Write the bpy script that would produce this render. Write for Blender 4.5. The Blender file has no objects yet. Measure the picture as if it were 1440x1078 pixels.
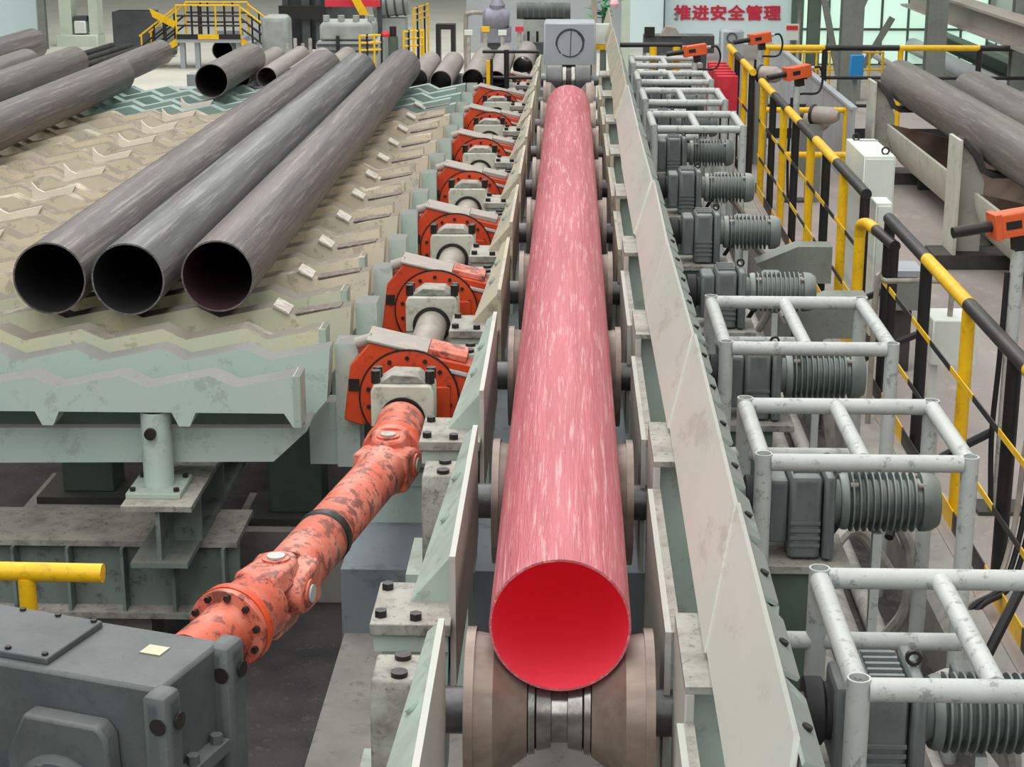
import bpy, math, random
from mathutils import Vector, Matrix
random.seed(7)
S = bpy.context.scene
COL = S.collection
PI = math.pi

# ------------------------------------------------------------------ camera, light, exposure
F_PX = 2500.0
cam = bpy.data.cameras.new('camera'); cam.sensor_width = 36.0; cam.lens = 36.0 * F_PX / 1440.0
cam.clip_start = 0.05; cam.clip_end = 300
camo = bpy.data.objects.new('camera', cam); COL.objects.link(camo)
camo.location = (0, 0, 3.1)
camo.rotation_euler = (math.radians(90 - 15.897), 0, math.radians(1.851))
S.camera = camo

W = bpy.data.worlds.new('hall_light'); S.world = W; W.use_nodes = True
bg = W.node_tree.nodes['Background']
bg.inputs[0].default_value = (0.93, 1.0, 0.97, 1); bg.inputs[1].default_value = 0.32

def area(name, loc, sx, sy, power, rot=(0, 0, 0), col=(1, 1, .98)):
    l = bpy.data.lights.new(name, 'AREA'); l.shape = 'RECTANGLE'; l.size = sx; l.size_y = sy
    l.energy = power; l.color = col
    o = bpy.data.objects.new(name, l); COL.objects.link(o); o.location = loc; o.rotation_euler = rot
    return o
area('unseen_overhead_light', (-2.0, 4, 11), 7, 64, 5300)  # added overhead fill lights, no roof built; reach behind camera for front faces
area('unseen_overhead_light', (7.0, 4, 11), 3, 64, 2000)
area('unseen_overhead_light', (-9.0, 4, 11), 3, 64, 2000)

S.view_settings.view_transform = 'Standard'
S.view_settings.look = 'None'
S.view_settings.gamma = 1.0
S.view_settings.use_curve_mapping = False
S.view_settings.exposure = -0.13

# ------------------------------------------------------------------ materials
def lin(c):
    r = []
    for v in c[:3]:
        v = v / 255.0
        r.append(v / 12.92 if v <= .04045 else ((v + .055) / 1.055) ** 2.4)
    return (r[0], r[1], r[2], 1.0)

MATS = {}
def mat(name, col, rough=.55, metal=0.0, c2=None, amt=.5, scale=5.0, stretch=(1, 1, 1), dust=None, damt=0.0,
        chip=None, chipamt=0.0, chipscale=30.0, bump=.12, emit=None, estr=0.0, lo=.42, hi=.68, coat=0.0, spec=.4, dlo=.3, dhi=.62, clo=.56):
    m = bpy.data.materials.new(name); m.use_nodes = True
    nt = m.node_tree; N = nt.nodes; L = nt.links
    b = N['Principled BSDF']
    b.inputs['Roughness'].default_value = rough; b.inputs['Metallic'].default_value = metal
    b.inputs['Specular IOR Level'].default_value = spec
    if coat: b.inputs['Coat Weight'].default_value = coat
    geo = N.new('ShaderNodeNewGeometry')
    mp = N.new('ShaderNodeMapping'); mp.inputs['Scale'].default_value = stretch
    L.new(geo.outputs['Position'], mp.inputs[0])
    def noise(s, d=5.0, r=.6, src=mp):
        n = N.new('ShaderNodeTexNoise'); n.inputs['Scale'].default_value = s
        n.inputs['Detail'].default_value = d; n.inputs['Roughness'].default_value = r
        L.new(src.outputs[0], n.inputs['Vector']); return n
    def ramp(src, a, c):
        r = N.new('ShaderNodeMapRange'); r.inputs['From Min'].default_value = a; r.inputs['From Max'].default_value = c
        L.new(src, r.inputs['Value']); return r.outputs[0]
    def mul(a, k):
        x = N.new('ShaderNodeMath'); x.operation = 'MULTIPLY'; L.new(a, x.inputs[0])
        if isinstance(k, (int, float)): x.inputs[1].default_value = k
        else: L.new(k, x.inputs[1])
        return x.outputs[0]
    def mix(fac, a, c):
        x = N.new('ShaderNodeMix'); x.data_type = 'RGBA'
        L.new(fac, x.inputs['Factor'])
        if isinstance(a, tuple): x.inputs[6].default_value = a
        else: L.new(a, x.inputs[6])
        x.inputs[7].default_value = c
        return x.outputs[2]
    n1 = noise(scale)
    cur = lin(col)
    if c2: cur = mix(mul(ramp(n1.outputs['Fac'], lo, hi), amt), cur, lin(c2))
    if dust:
        sx = N.new('ShaderNodeSeparateXYZ'); L.new(geo.outputs['Normal'], sx.inputs[0])
        n3 = noise(3.0, 6.0, .7)
        cur = mix(mul(mul(ramp(sx.outputs[2], .2, .9), ramp(n3.outputs['Fac'], dlo, dhi)), damt), cur, lin(dust))
    if chip:
        n2 = noise(chipscale, 6.0, .75)
        cur = mix(mul(ramp(n2.outputs['Fac'], clo, clo + .06), chipamt), cur, lin(chip))
    if isinstance(cur, tuple): b.inputs['Base Color'].default_value = cur
    else: L.new(cur, b.inputs['Base Color'])
    if bump:
        n4 = noise(scale * 6, 4.0, .7)
        bp = N.new('ShaderNodeBump'); bp.inputs['Strength'].default_value = bump; bp.inputs['Distance'].default_value = .01
        L.new(n4.outputs['Fac'], bp.inputs['Height']); L.new(bp.outputs[0], b.inputs['Normal'])
    if emit:
        b.inputs['Emission Color'].default_value = lin(emit); b.inputs['Emission Strength'].default_value = estr
    MATS[name] = m
    return m

GREEN = mat('green_grey_paint', (168, 184, 172), .5, 0, (150, 160, 150), .6, 3, dust=(120, 112, 104), damt=.55, chip=(60, 55, 50), chipamt=.25, chipscale=9)
GREEN2 = mat('clean_green_paint', (178, 196, 187), .5, 0, (188, 198, 190), .6, 1.5, dust=(100, 96, 92), damt=.92, dlo=.1, dhi=.4, chip=(70, 66, 60), chipamt=.2, chipscale=7)
CREAM = mat('dusty_cream_steel', (222, 208, 184), .7, 0, (200, 196, 178), .8, 2.2, dust=(104, 92, 78), damt=.9, dlo=.2, dhi=.5, chip=(92, 82, 72), chipamt=.35, chipscale=8)
CREAMG = mat('dusty_green_steel', (194, 196, 174), .65, 0, (216, 204, 168), .8, 2.0, dust=(104, 96, 86), damt=.95, dlo=.15, dhi=.45, chip=(90, 82, 70), chipamt=.35, chipscale=8)
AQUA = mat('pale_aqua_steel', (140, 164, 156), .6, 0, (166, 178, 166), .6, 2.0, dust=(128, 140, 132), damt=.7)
LINER = mat('scuffed_bright_steel', (222, 214, 200), .35, .3, (160, 150, 140), .7, 20, chip=(90, 80, 75), chipamt=.5)
DIRTY = mat('grimy_steel', (150, 150, 142), .7, 0, (84, 78, 72), .8, 9, dust=(176, 168, 158), damt=.6, chip=(50, 46, 44), chipamt=.5, bump=.3)
GRIMSHADE = mat('grimy_shaded_girder', (116, 128, 121), .6, 0, (94, 102, 97), .8, 3, dust=(104, 98, 92), damt=.7, chip=(52, 48, 46), chipamt=.5, chipscale=9)  # girder green darkened for grime and for the shade under the bed
STRIPSHADE = mat('brown_shadow_strip', (120, 108, 98), .7, .1, (78, 68, 62), .8, 20, chip=(190, 182, 170), chipamt=.4, chipscale=26)  # brown colour standing in for shadow strips along the bed teeth
LINERC = mat('clean_cream_liner', (232, 222, 206), .55, 0, (216, 204, 186), .6, 6)
GUARD = mat('worn_guard_plate', (184, 180, 172), .5, 0, (166, 172, 163), .8, 1.6, (1, .35, 1), chip=(140, 128, 118), chipamt=.35, chipscale=5)
TAN = mat('heat_stained_plate', (176, 166, 146), .6, 0, (146, 150, 136), .7, 4, chip=(96, 84, 70), chipamt=.45, chipscale=8)
PIPE = mat('dark_rolled_steel', (112, 104, 102), .48, .25, (84, 77, 77), .9, 12, (1, .02, 1), chip=(150, 142, 136), chipamt=.55, chipscale=46, bump=.25, lo=.4, hi=.6, clo=.53)
PIPEB = mat('blue_grey_rolled_steel', (112, 112, 112), .45, .3, (80, 78, 80), .9, 12, (1, .02, 1), chip=(152, 148, 144), chipamt=.55, chipscale=42, lo=.4, hi=.6, clo=.53)
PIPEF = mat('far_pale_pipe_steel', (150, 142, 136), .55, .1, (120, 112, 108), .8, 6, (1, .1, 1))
PIPER = mat('rack_pipe_steel', (118, 112, 106), .5, .2, (90, 84, 82), .9, 10, (1, .025, 1), chip=(150, 142, 136), chipamt=.5, chipscale=40, lo=.4, hi=.62, clo=.53)
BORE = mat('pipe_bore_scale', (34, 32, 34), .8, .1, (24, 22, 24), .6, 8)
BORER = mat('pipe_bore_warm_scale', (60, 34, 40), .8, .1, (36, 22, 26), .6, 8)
HOT = mat('red_hot_steel', (190, 96, 105), .38, 0, (172, 78, 88), .9, 18, (1, .035, 1), chip=(226, 172, 170), chipamt=.6, chipscale=60, clo=.54, emit=(214, 44, 56), estr=.05, bump=.6, lo=.4, hi=.6, spec=.6)
HOTIN = mat('red_hot_bore', (206, 62, 78), .6, 0, (196, 46, 62), .8, 5, (1, .1, 1), emit=(216, 36, 50), estr=.24, bump=.0)
ORANGE = mat('orange_red_paint', (208, 74, 34), .42, 0, (186, 56, 34), .8, 4, dust=(168, 120, 104), damt=.3, chip=(70, 40, 32), chipamt=.4, chipscale=14)
ORRING = mat('bright_orange_paint', (222, 84, 44), .4, 0, (204, 70, 44), .6, 8, chip=(90, 48, 40), chipamt=.4, chipscale=16)
SALMON = mat('scratched_salmon_paint', (212, 134, 116), .45, 0, (204, 90, 64), .9, 6, (1, 1, 1), chip=(110, 66, 58), chipamt=.85, chipscale=15, clo=.51, bump=.2, lo=.35, hi=.6)
PADST = mat('worn_pad_steel', (158, 152, 144), .5, .1, (150, 138, 130), .7, 12, chip=(206, 150, 140), chipamt=.4, chipscale=8)
CAST = mat('dark_grey_cast_paint', (86, 92, 92), .55, 0, (70, 76, 77), .8, 4, dust=(112, 112, 111), damt=.5, chip=(60, 66, 66), chipamt=.3, chipscale=24, bump=.2)
MOTOR = mat('motor_grey_paint', (106, 113, 113), .5, 0, (88, 94, 95), .8, 6, dust=(150, 152, 146), damt=.6, chip=(70, 74, 74), chipamt=.2)
MOTORG = mat('motor_green_grey_paint', (108, 118, 115), .42, 0, (84, 92, 91), .8, 6, dust=(170, 172, 164), damt=.6)
BLOCK = mat('bearing_block_paint', (196, 196, 182), .5, 0, (170, 168, 154), .7, 6, dust=(150, 144, 138), damt=.6, chip=(80, 74, 66), chipamt=.35, chipscale=12)
SHAFT = mat('dark_shaft_steel', (92, 92, 92), .35, .5, (70, 68, 68), .6, 10)
SHAFTL = mat('dusty_shaft_steel', (160, 152, 142), .5, .2, (128, 120, 112), .7, 10)
BOLT = mat('oily_bolt', (58, 54, 52), .4, .5, (38, 34, 34), .6, 20)
ROLL = mat('brown_roller_steel', (142, 126, 116), .4, .35, (110, 96, 88), .8, 12, (.4, 1, 1), bump=.05)
ROLLM = mat('polished_roller_steel', (140, 138, 134), .22, .8, (90, 86, 84), .7, 14, (1, 1, 1), bump=.05)
CAGE = mat('chipped_white_paint', (184, 188, 185), .45, 0, (164, 169, 167), .6, 8, dust=(198, 196, 191), damt=.4, chip=(84, 80, 76), chipamt=.5, chipscale=20)
YEL = mat('yellow_rail_paint', (236, 188, 24), .4, 0, (216, 160, 18), .6, 8, chip=(120, 84, 30), chipamt=.3, chipscale=22)
BLK = mat('black_rail_paint', (36, 35, 34), .45, 0, (24, 23, 23), .6, 8, dust=(90, 84, 78), damt=.35)
RUB = mat('black_rubber', (30, 30, 32), .6)
GREYC = mat('grey_dusty_conduit', (176, 172, 166), .6, .1, (128, 122, 118), .7, 12)
SENS = mat('orange_sensor_case', (222, 98, 54), .4, 0, (204, 84, 48), .5, 10)
CONC = mat('dusty_concrete', (152, 148, 142), .85, 0, (126, 120, 116), .8, 3, chip=(90, 86, 84), chipamt=.4, chipscale=9, bump=.4)
CONCB = mat('blue_grey_concrete', (128, 136, 142), .8, 0, (110, 114, 118), .8, 2, chip=(80, 80, 82), chipamt=.4, chipscale=6, bump=.25)
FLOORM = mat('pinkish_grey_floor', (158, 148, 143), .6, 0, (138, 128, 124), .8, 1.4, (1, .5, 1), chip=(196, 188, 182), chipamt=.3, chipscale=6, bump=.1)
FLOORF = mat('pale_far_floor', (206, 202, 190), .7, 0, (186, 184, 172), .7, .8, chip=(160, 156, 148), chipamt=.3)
DIRT = mat('oily_black_dirt', (84, 78, 76), .9, 0, (54, 50, 50), .9, 6, chip=(120, 114, 110), chipamt=.4, chipscale=22, bump=.6)
DIRT2 = mat('dark_pit_dirt', (70, 68, 68), .9, 0, (48, 46, 48), .9, 4, chip=(104, 98, 94), chipamt=.4, chipscale=16, bump=.6)
CAB = mat('pale_cabinet_paint', (214, 218, 210), .45, 0, (202, 208, 200), .5, 3)
RACK = mat('pale_rack_paint', (190, 190, 178), .55, 0, (172, 170, 158), .6, 3, chip=(110, 100, 90), chipamt=.3, chipscale=6)
TROUGH = mat('trough_inside_rust', (122, 102, 88), .6, 0, (88, 70, 60), .8, 3)
SKID = mat('dark_skid_steel', (74, 74, 70), .6, .2, (52, 50, 48), .7, 6)
WALLW = mat('pale_blue_panel', (204, 222, 224), .6, 0, (192, 212, 214), .5, .7)
WALLG = mat('hall_wall_sheet', (176, 184, 176), .7, 0, (158, 166, 158), .6, .5)
REDT = mat('red_lettering', (190, 36, 62), .5)
STEELG = mat('structural_grey_paint', (128, 132, 124), .6, 0, (104, 110, 102), .7, 2, chip=(80, 76, 70), chipamt=.3)
STEELD = mat('structural_green_dark', (84, 100, 88), .6, 0, (66, 78, 70), .7, 2)
GLASSW = mat('daylit_window_pane', (214, 240, 224), .3, 0, (190, 226, 206), .6, 1.2, emit=(206, 244, 222), estr=.55, bump=0)
DARKM = mat('far_dark_machine', (76, 80, 82), .6, .1, (52, 54, 56), .8, 2, dust=(130, 130, 126), damt=.5)
GREYM = mat('far_grey_machine', (152, 158, 154), .6, 0, (122, 128, 126), .8, 3, dust=(196, 196, 188), damt=.5)
PURP = mat('far_violet_pump', (140, 138, 152), .5, .1, (110, 108, 120), .7, 5)
PALEM = mat('far_pale_machine', (196, 206, 190), .6, 0, (170, 184, 168), .6, 2)
REDB = mat('red_beam_paint', (206, 50, 66), .5, 0, (180, 40, 54), .5, 4)
BLUE = mat('blue_panel_paint', (36, 128, 190), .4)
LEAF = mat('glossy_green_leaf', (52, 158, 98), .4, 0, (34, 120, 70), .7, 12)
PINK = mat('pale_pink_ball', (222, 176, 184), .6)
BRASS = mat('pale_nameplate', (188, 184, 158), .3, .5)
MARK = mat('dark_marker_paint', (66, 72, 76), .7)
SHEET = mat('grey_metal_sheet', (166, 170, 174), .5, .15, (148, 152, 158), .7, 1.5)

# ------------------------------------------------------------------ mesh builder
def wloc(o):
    v = Vector((0, 0, 0))
    while o is not None:
        v = v + o.location; o = o.parent
    return v

class MB:
    def __init__(s): s.v = []; s.f = []; s.mi = []; s.cur = 0
    def add(s, vs, fs):
        n = len(s.v); s.v += [tuple(p) for p in vs]
        for f in fs: s.f.append(tuple(i + n for i in f)); s.mi.append(s.cur)
        return s
    def box(s, x0, x1, y0, y1, z0, z1, ch=0.0):
        if ch:
            a = [(x0 + ch, y0), (x1 - ch, y0), (x1, y0 + ch), (x1, y1 - ch), (x1 - ch, y1), (x0 + ch, y1), (x0, y1 - ch), (x0, y0 + ch)]
            i = [(x0 + ch, y0 + ch), (x1 - ch, y0 + ch), (x1 - ch, y0 + ch), (x1 - ch, y1 - ch), (x1 - ch, y1 - ch), (x0 + ch, y1 - ch), (x0 + ch, y1 - ch), (x0 + ch, y0 + ch)]
            vs = [(p[0], p[1], z0) for p in a] + [(p[0], p[1], z1 - ch) for p in a]
            q = [(x0 + ch, y0 + ch, z1), (x1 - ch, y0 + ch, z1), (x1 - ch, y1 - ch, z1), (x0 + ch, y1 - ch, z1)]
            fs = [tuple(range(7, -1, -1))] + [(k, (k + 1) % 8, (k + 1) % 8 + 8, k + 8) for k in range(8)]
            vs += q
            fs += [(8, 9, 17, 16), (10, 11, 18, 17), (12, 13, 19, 18), (14, 15, 16, 19), (9, 10, 17), (11, 12, 18), (13, 14, 19), (15, 8, 16), (16, 17, 18, 19)]
            return s.add(vs, fs)
        vs = [(x0, y0, z0), (x1, y0, z0), (x1, y1, z0), (x0, y1, z0), (x0, y0, z1), (x1, y0, z1), (x1, y1, z1), (x0, y1, z1)]
        return s.add(vs, [(3, 2, 1, 0), (4, 5, 6, 7), (0, 1, 5, 4), (1, 2, 6, 5), (2, 3, 7, 6), (3, 0, 4, 7)])
    def prism(s, poly, axis, a0, a1):
        n = len(poly)
        def P(p, a):
            return (a, p[0], p[1]) if axis == 'x' else (p[0], a, p[1]) if axis == 'y' else (p[0], p[1], a)
        vs = [P(p, a0) for p in poly] + [P(p, a1) for p in poly]
        fs = [(k, (k + 1) % n, (k + 1) % n + n, k + n) for k in range(n)]
        fs += [tuple(range(n - 1, -1, -1)), tuple(range(n, 2 * n))]
        return s.add(vs, fs)
    def hexa(s, pts):
        return s.add(pts, [(3, 2, 1, 0), (4, 5, 6, 7), (0, 1, 5, 4), (1, 2, 6, 5), (2, 3, 7, 6), (3, 0, 4, 7)])
    def frame(s, d):
        d = Vector(d).normalized(); u = Vector((0, 0, 1)) if abs(d.z) < .9 else Vector((1, 0, 0))
        a = d.cross(u).normalized(); return d, a, a.cross(d)
    def lathe(s, prof, o, d, n=20, c0=True, c1=True, loop=False):
        d, a, b = s.frame(d); o = Vector(o); vs = []; fs = []
        for t, r in prof:
            for k in range(n):
                w = 2 * PI * k / n
                vs.append(o + d * t + a * (r * math.cos(w)) + b * (r * math.sin(w)))
        m = len(prof)
        for j in range(m if loop else m - 1):
            j2 = (j + 1) % m
            for k in range(n):
                k2 = (k + 1) % n
                fs.append((j * n + k, j * n + k2, j2 * n + k2, j2 * n + k))
        if not loop:
            if c0: fs.append(tuple(range(n - 1, -1, -1)))
            if c1: fs.append(tuple(range((m - 1) * n, m * n)))
        return s.add(vs, fs)
    def cyl(s, p0, p1, r, r1=None, n=14):
        p0 = Vector(p0); d = Vector(p1) - p0
        return s.lathe([(0, r), (d.length, r if r1 is None else r1)], p0, d, n)
    def ring(s, p0, p1, ro, ri, n=24):
        p0 = Vector(p0); d = Vector(p1) - p0; h = d.length
        return s.lathe([(0, ri), (0, ro), (h, ro), (h, ri)], p0, d, n, loop=True)
    def bolt(s, p, d, r=.014, h=.014):
        p = Vector(p); return s.cyl(p, p + Vector(d) * h, r, n=6)
    def tube(s, pts, r, n=8):
        pts = [Vector(p) for p in pts]; vs = []; fs = []; m = len(pts); up = None
        for i in range(m):
            t = (pts[min(i + 1, m - 1)] - pts[max(i - 1, 0)]).normalized()
            if up is None:
                up = Vector((0, 0, 1)) if abs(t.z) < .9 else Vector((1, 0, 0))
            a = t.cross(up)
            if a.length < 1e-4: a = t.cross(Vector((0, 1, 0)))
            a.normalize(); b = a.cross(t); up = b
            for k in range(n):
                w = 2 * PI * k / n; vs.append(pts[i] + a * r * math.cos(w) + b * r * math.sin(w))
        for i in range(m - 1):
            for k in range(n):
                fs.append((i * n + k, i * n + (k + 1) % n, (i + 1) * n + (k + 1) % n, (i + 1) * n + k))
        fs += [tuple(range(n - 1, -1, -1)), tuple(range((m - 1) * n, m * n))]
        return s.add(vs, fs)
    def build(s, name, m, parent=None, bevel=0.0, origin=None, ang=38):
        me = bpy.data.meshes.new(name)
        if parent is not None: o0 = wloc(parent)
        elif origin is not None: o0 = Vector(origin)
        else:
            xs = [p[0] for p in s.v]; ys = [p[1] for p in s.v]; zs = [p[2] for p in s.v]
            o0 = Vector(((min(xs) + max(xs)) / 2, (min(ys) + max(ys)) / 2, min(zs)))
        me.from_pydata([(p[0] - o0.x, p[1] - o0.y, p[2] - o0.z) for p in s.v], [], s.f)
        for x in (m if isinstance(m, (list, tuple)) else [m]): me.materials.append(x)
        me.polygons.foreach_set('material_index', s.mi)
        me.update()
        import bmesh
        bm = bmesh.new(); bm.from_mesh(me); bmesh.ops.recalc_face_normals(bm, faces=bm.faces); bm.to_mesh(me); bm.free()
        me.polygons.foreach_set('use_smooth', [True] * len(me.polygons))
        me.set_sharp_from_angle(angle=math.radians(ang))
        ob = bpy.data.objects.new(name, me); COL.objects.link(ob)
        if parent is not None: ob.parent = parent
        else: ob.location = o0
        if bevel:
            bv = ob.modifiers.new('bevel', 'BEVEL'); bv.width = bevel; bv.segments = 2; bv.limit_method = 'ANGLE'
            bv.angle_limit = math.radians(40)
        return ob

def tag(o, label, cat, group=None, kind=None):
    o['label'] = label; o['category'] = cat
    if group: o['group'] = group
    o['kind'] = kind or 'thing'
    return o
def thing(name, loc, label, cat, group=None):
    o = bpy.data.objects.new(name, None); COL.objects.link(o); o.location = loc; o.empty_display_size = .1
    return tag(o, label, cat, group)
def struct(o): o['kind'] = 'structure'; return o
def dup(o, parent=None, loc=None, label=None):
    c = o.copy(); COL.objects.link(c); c.parent = parent
    if loc is not None: c.location = loc
    if label: c['label'] = label
    for ch in list(o.children): dup(ch, c)
    return c
def arcpts(pts, n=6):
    """Catmull-Rom through pts"""
    P = [Vector(p) for p in pts]; P = [P[0] * 2 - P[1]] + P + [P[-1] * 2 - P[-2]]; out = []
    for i in range(1, len(P) - 2):
        for k in range(n):
            t = k / n
            out.append(.5 * (2 * P[i] + (P[i + 1] - P[i - 1]) * t + (2 * P[i - 1] - 5 * P[i] + 4 * P[i + 1] - P[i + 2]) * t * t + (3 * P[i] - P[i - 1] - 3 * P[i + 1] + P[i + 2]) * t ** 3))
    out.append(P[-2]); return out
ORD = ['nearest', 'second', 'third', 'fourth', 'fifth', 'sixth', 'seventh', 'eighth', 'ninth', 'tenth', 'eleventh', 'twelfth', 'thirteenth', 'fourteenth', 'fifteenth', 'sixteenth', 'seventeenth', 'eighteenth', 'nineteenth', 'twentieth',
       'twenty-first', 'twenty-second', 'twenty-third', 'twenty-fourth', 'twenty-fifth', 'twenty-sixth', 'twenty-seventh', 'twenty-eighth', 'twenty-ninth', 'thirtieth']

Y0, PITCH, XC = 4.78, 1.83, -.0145

# ------------------------------------------------------------------ the hall
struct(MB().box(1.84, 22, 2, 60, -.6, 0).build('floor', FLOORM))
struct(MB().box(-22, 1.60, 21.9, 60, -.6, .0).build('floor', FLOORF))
struct(MB().box(-12, 1.60, 2, 21.9, -.75, -.55).build('floor', DIRT2))
struct(MB().box(-.97, .62, 2, 7.2, -.55, -.1).build('floor', CONC))
struct(MB().box(-.98, .62, 7.2, 21.9, -.55, .2).build('floor', CONCB))
struct(MB().box(.62, 1.60, 2, 21.9, -.55, -.22).build('floor', DIRT))
k = MB(); k.prism([(1.60, -.6), (1.84, -.6), (1.84, 0.0), (1.80, .06), (1.63, .06), (1.60, .03)], 'y', 2, 21.9)
struct(k.build('trim_1', CONC))
struct(MB().box(-22, 22, 52, 52.3, -.6, 9).build('wall_back', WALLG))
struct(MB().box(7.2, 7.4, 20, 52, -.0, 9).build('wall_right', WALLG))

# ------------------------------------------------------------------ red-hot pipe on the roller table
def pipe(name, x, z, y0, y1, R, t, mo, mi, label, group=None, n=48, rings=1):
    m = MB(); m.cur = 0
    seg = [y0 + (y1 - y0) * i / rings for i in range(rings + 1)]
    m.lathe([(y - y0, R) for y in seg], (x, y0, z), (0, 1, 0), n, False, False)
    m.cur = 1
    m.lathe([(0, R), (0, R - t)], (x, y0, z), (0, 1, 0), n, False, False)
    m.lathe([(y1 - y0, R), (y1 - y0, R - t)], (x, y0, z), (0, 1, 0), n, False, False)
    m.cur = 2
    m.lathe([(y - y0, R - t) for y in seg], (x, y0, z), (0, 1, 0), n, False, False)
    o = m.build(name, [mo, mo, mi])
    return tag(o, label, 'pipe', group)
pipe('hot_steel_pipe', XC, 1.046, 4.69, 16.6, .203, .007, HOT, HOTIN,
     'glowing pink-red steel pipe lying on the roller conveyor', n=72, rings=8)

# rollers
ZR = .735
def make_roller(k):
    y = Y0 + PITCH * k
    r = thing('conveyor_roller', (XC, y, 0), '%s waisted flanged steel roller from the camera, %s' % (ORD[k], 'under the open end of the red pipe' if k == 0 else 'bare beyond the far end of the red pipe' if k == 8 else 'under the red pipe'), 'roller', 'conveyor rollers under the red pipe')
    for s in (-1, 1):
        MB().lathe([(.092, .12), (.094, .13), (.14, .164), (.17, .198), (.19, .222), (.245, .232)], (XC, y, ZR), (s, 0, 0), 40).build('barrel', ROLL, r)
        MB().lathe([(.245, .1), (.245, .246), (.272, .246), (.272, .1)], (XC, y, ZR), (s, 0, 0), 40, False, False).build('flange', ROLL, r)
        MB().cyl((XC + s * .24, y, ZR), (XC + s * .46, y, ZR), .07, n=18).build('journal', SHAFT, r)
    MB().lathe([(-.092, .11), (-.09, .128), (-.072, .124), (-.07, .108), (-.066, .116), (-.025, .108), (-.022, .092), (.022, .092), (.025, .108), (.066, .116), (.07, .108), (.072, .124), (.09, .128), (.092, .11)], (XC, y, ZR), (1, 0, 0), 40).build('centre_groove', ROLLM, r)
    return r
r0 = make_roller(0)
for k in range(1, 9):
    y = Y0 + PITCH * k
    dup(r0, None, (XC, y, 0), '%s waisted flanged steel roller from the camera, %s' % (ORD[k], 'bare below the stop block' if k == 9 else 'bare beyond the red pipe' if k > 6 else 'mostly hidden under the red pipe'))

er = thing('end_roller', (XC, Y0 + PITCH * 9, 0), 'dark plain end roller with two bright rings just below the stop block', 'roller')
ye = Y0 + PITCH * 9
for s_ in (-1, 1):
    MB().lathe([(.075, .17), (.08, .19), (.255, .19), (.26, .18)], (XC, ye, .78), (s_, 0, 0), 36).build('barrel', SHAFT, er)
    MB().lathe([(.03, .15), (.032, .165), (.072, .165), (.074, .15)], (XC, ye, .78), (s_, 0, 0), 36).build('bright_ring', ROLLM, er)
    MB().cyl((XC + s_ * .25, ye, .78), (XC + s_ * .36, ye, .78), .06, n=16).build('journal', SHAFT, er)
MB().cyl((XC - .035, ye, .78), (XC + .035, ye, .78), .15, n=30).build('core', BOLT, er)
# left side: bearing housing + tapered guide per pitch
def left_guide(k):
    y = Y0 + PITCH * k
    t = thing('side_guide', (-.44, y + .9, -.1), '%s tapered pale steel guide from the camera along the left of the red pipe' % ORD[k + 1], 'guide', 'tapered guides left of the red pipe')
    ya, yb = y + .42, y + 1.66
    m = MB(); m.box(-.356, -.338, ya - .12, yb, .66, 1.1); m.build('inner_plate', TAN if k >= 2 else GUARD, t)
    # sloping wedge: wide at near end
    m = MB()
    m.hexa([(-.50, ya, .66), (-.357, ya, .66), (-.357, yb, .66), (-.39, yb, .66),
            (-.49, ya, .905), (-.357, ya, 1.06), (-.357, yb, 1.09), (-.388, yb, 1.06)])
    m.build('wedge_plate', GREEN if k < 2 else TAN, t, bevel=.004)
    m = MB(); m.box(-.60, -.35, ya - .18, ya + .16, .86, .90); m.build('base_plate', DIRTY, t, bevel=.004)
    m = MB(); m.box(-.59, -.36, ya - .16, ya + .14, .80, .86); m.build('spacer_plate', GREEN, t)
    m = MB(); m.hexa([(-.48, ya - .1, .3), (-.38, ya - .1, .3), (-.38, ya + .1, .3), (-.48, ya + .1, .3),
                      (-.57, ya - .14, .80), (-.36, ya - .14, .80), (-.36, ya + .12, .80), (-.57, ya + .12, .80)])
    m.build('bracket', GREEN2, t)
    for dx, dy in ((-.57, -.12), (-.57, .1), (-.46, -.14)):
        MB().bolt((dx, ya + dy, .90), (0, 0, 1), .02, .022).build('bolt', BOLT, t)
    for dy in (.45, .8):
        q_ = Vector((-.405 + (dy - .45) * .043, ya + dy, 1.016 + (dy - .45) * .075)); MB().cyl(q_, q_ + Vector((-.76, 0, .65)) * .012, .022, n=12).build('bolt', GREEN, t)
    return t
g0 = left_guide(-1)
for k in range(0, 9): left_guide(k)

def left_housing(k):
    y = Y0 + PITCH * k
    t = thing('roller_bearing_housing', (-.45, y, -.1), '%s grimy roller bearing housing from the camera on the left conveyor frame' % ORD[k], 'bearing', 'bearing housings left of the red pipe')
    m = MB(); m.prism([(y - .13, .5), (y + .13, .5), (y + .13, .80), (y + .09, .87), (y - .09, .87), (y - .13, .80)], 'x', -.56, -.40)
    m.build('housing', DIRTY, t, bevel=.008)
    MB().box(-.62, -.37, y - .2, y + .2, .44, .5).build('foot_plate', GREEN, t)
    for s in (-1, 1):
        MB().bolt((-.52, y + s * .165, .5), (0, 0, 1), .018, .03).build('bolt', BOLT, t)
        MB().cyl((-.48, y + s * .06, .87), (-.48, y + s * .06, .885), .025, n=12).build('cap_screw', BOLT, t)
    MB().box(-.60, -.38, y - .18, y + .18, -.1 if y < 7.2 else .2, .44).build('pedestal', GREEN2, t)
    return t
for k in range(0, 10): left_housing(k)

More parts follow.
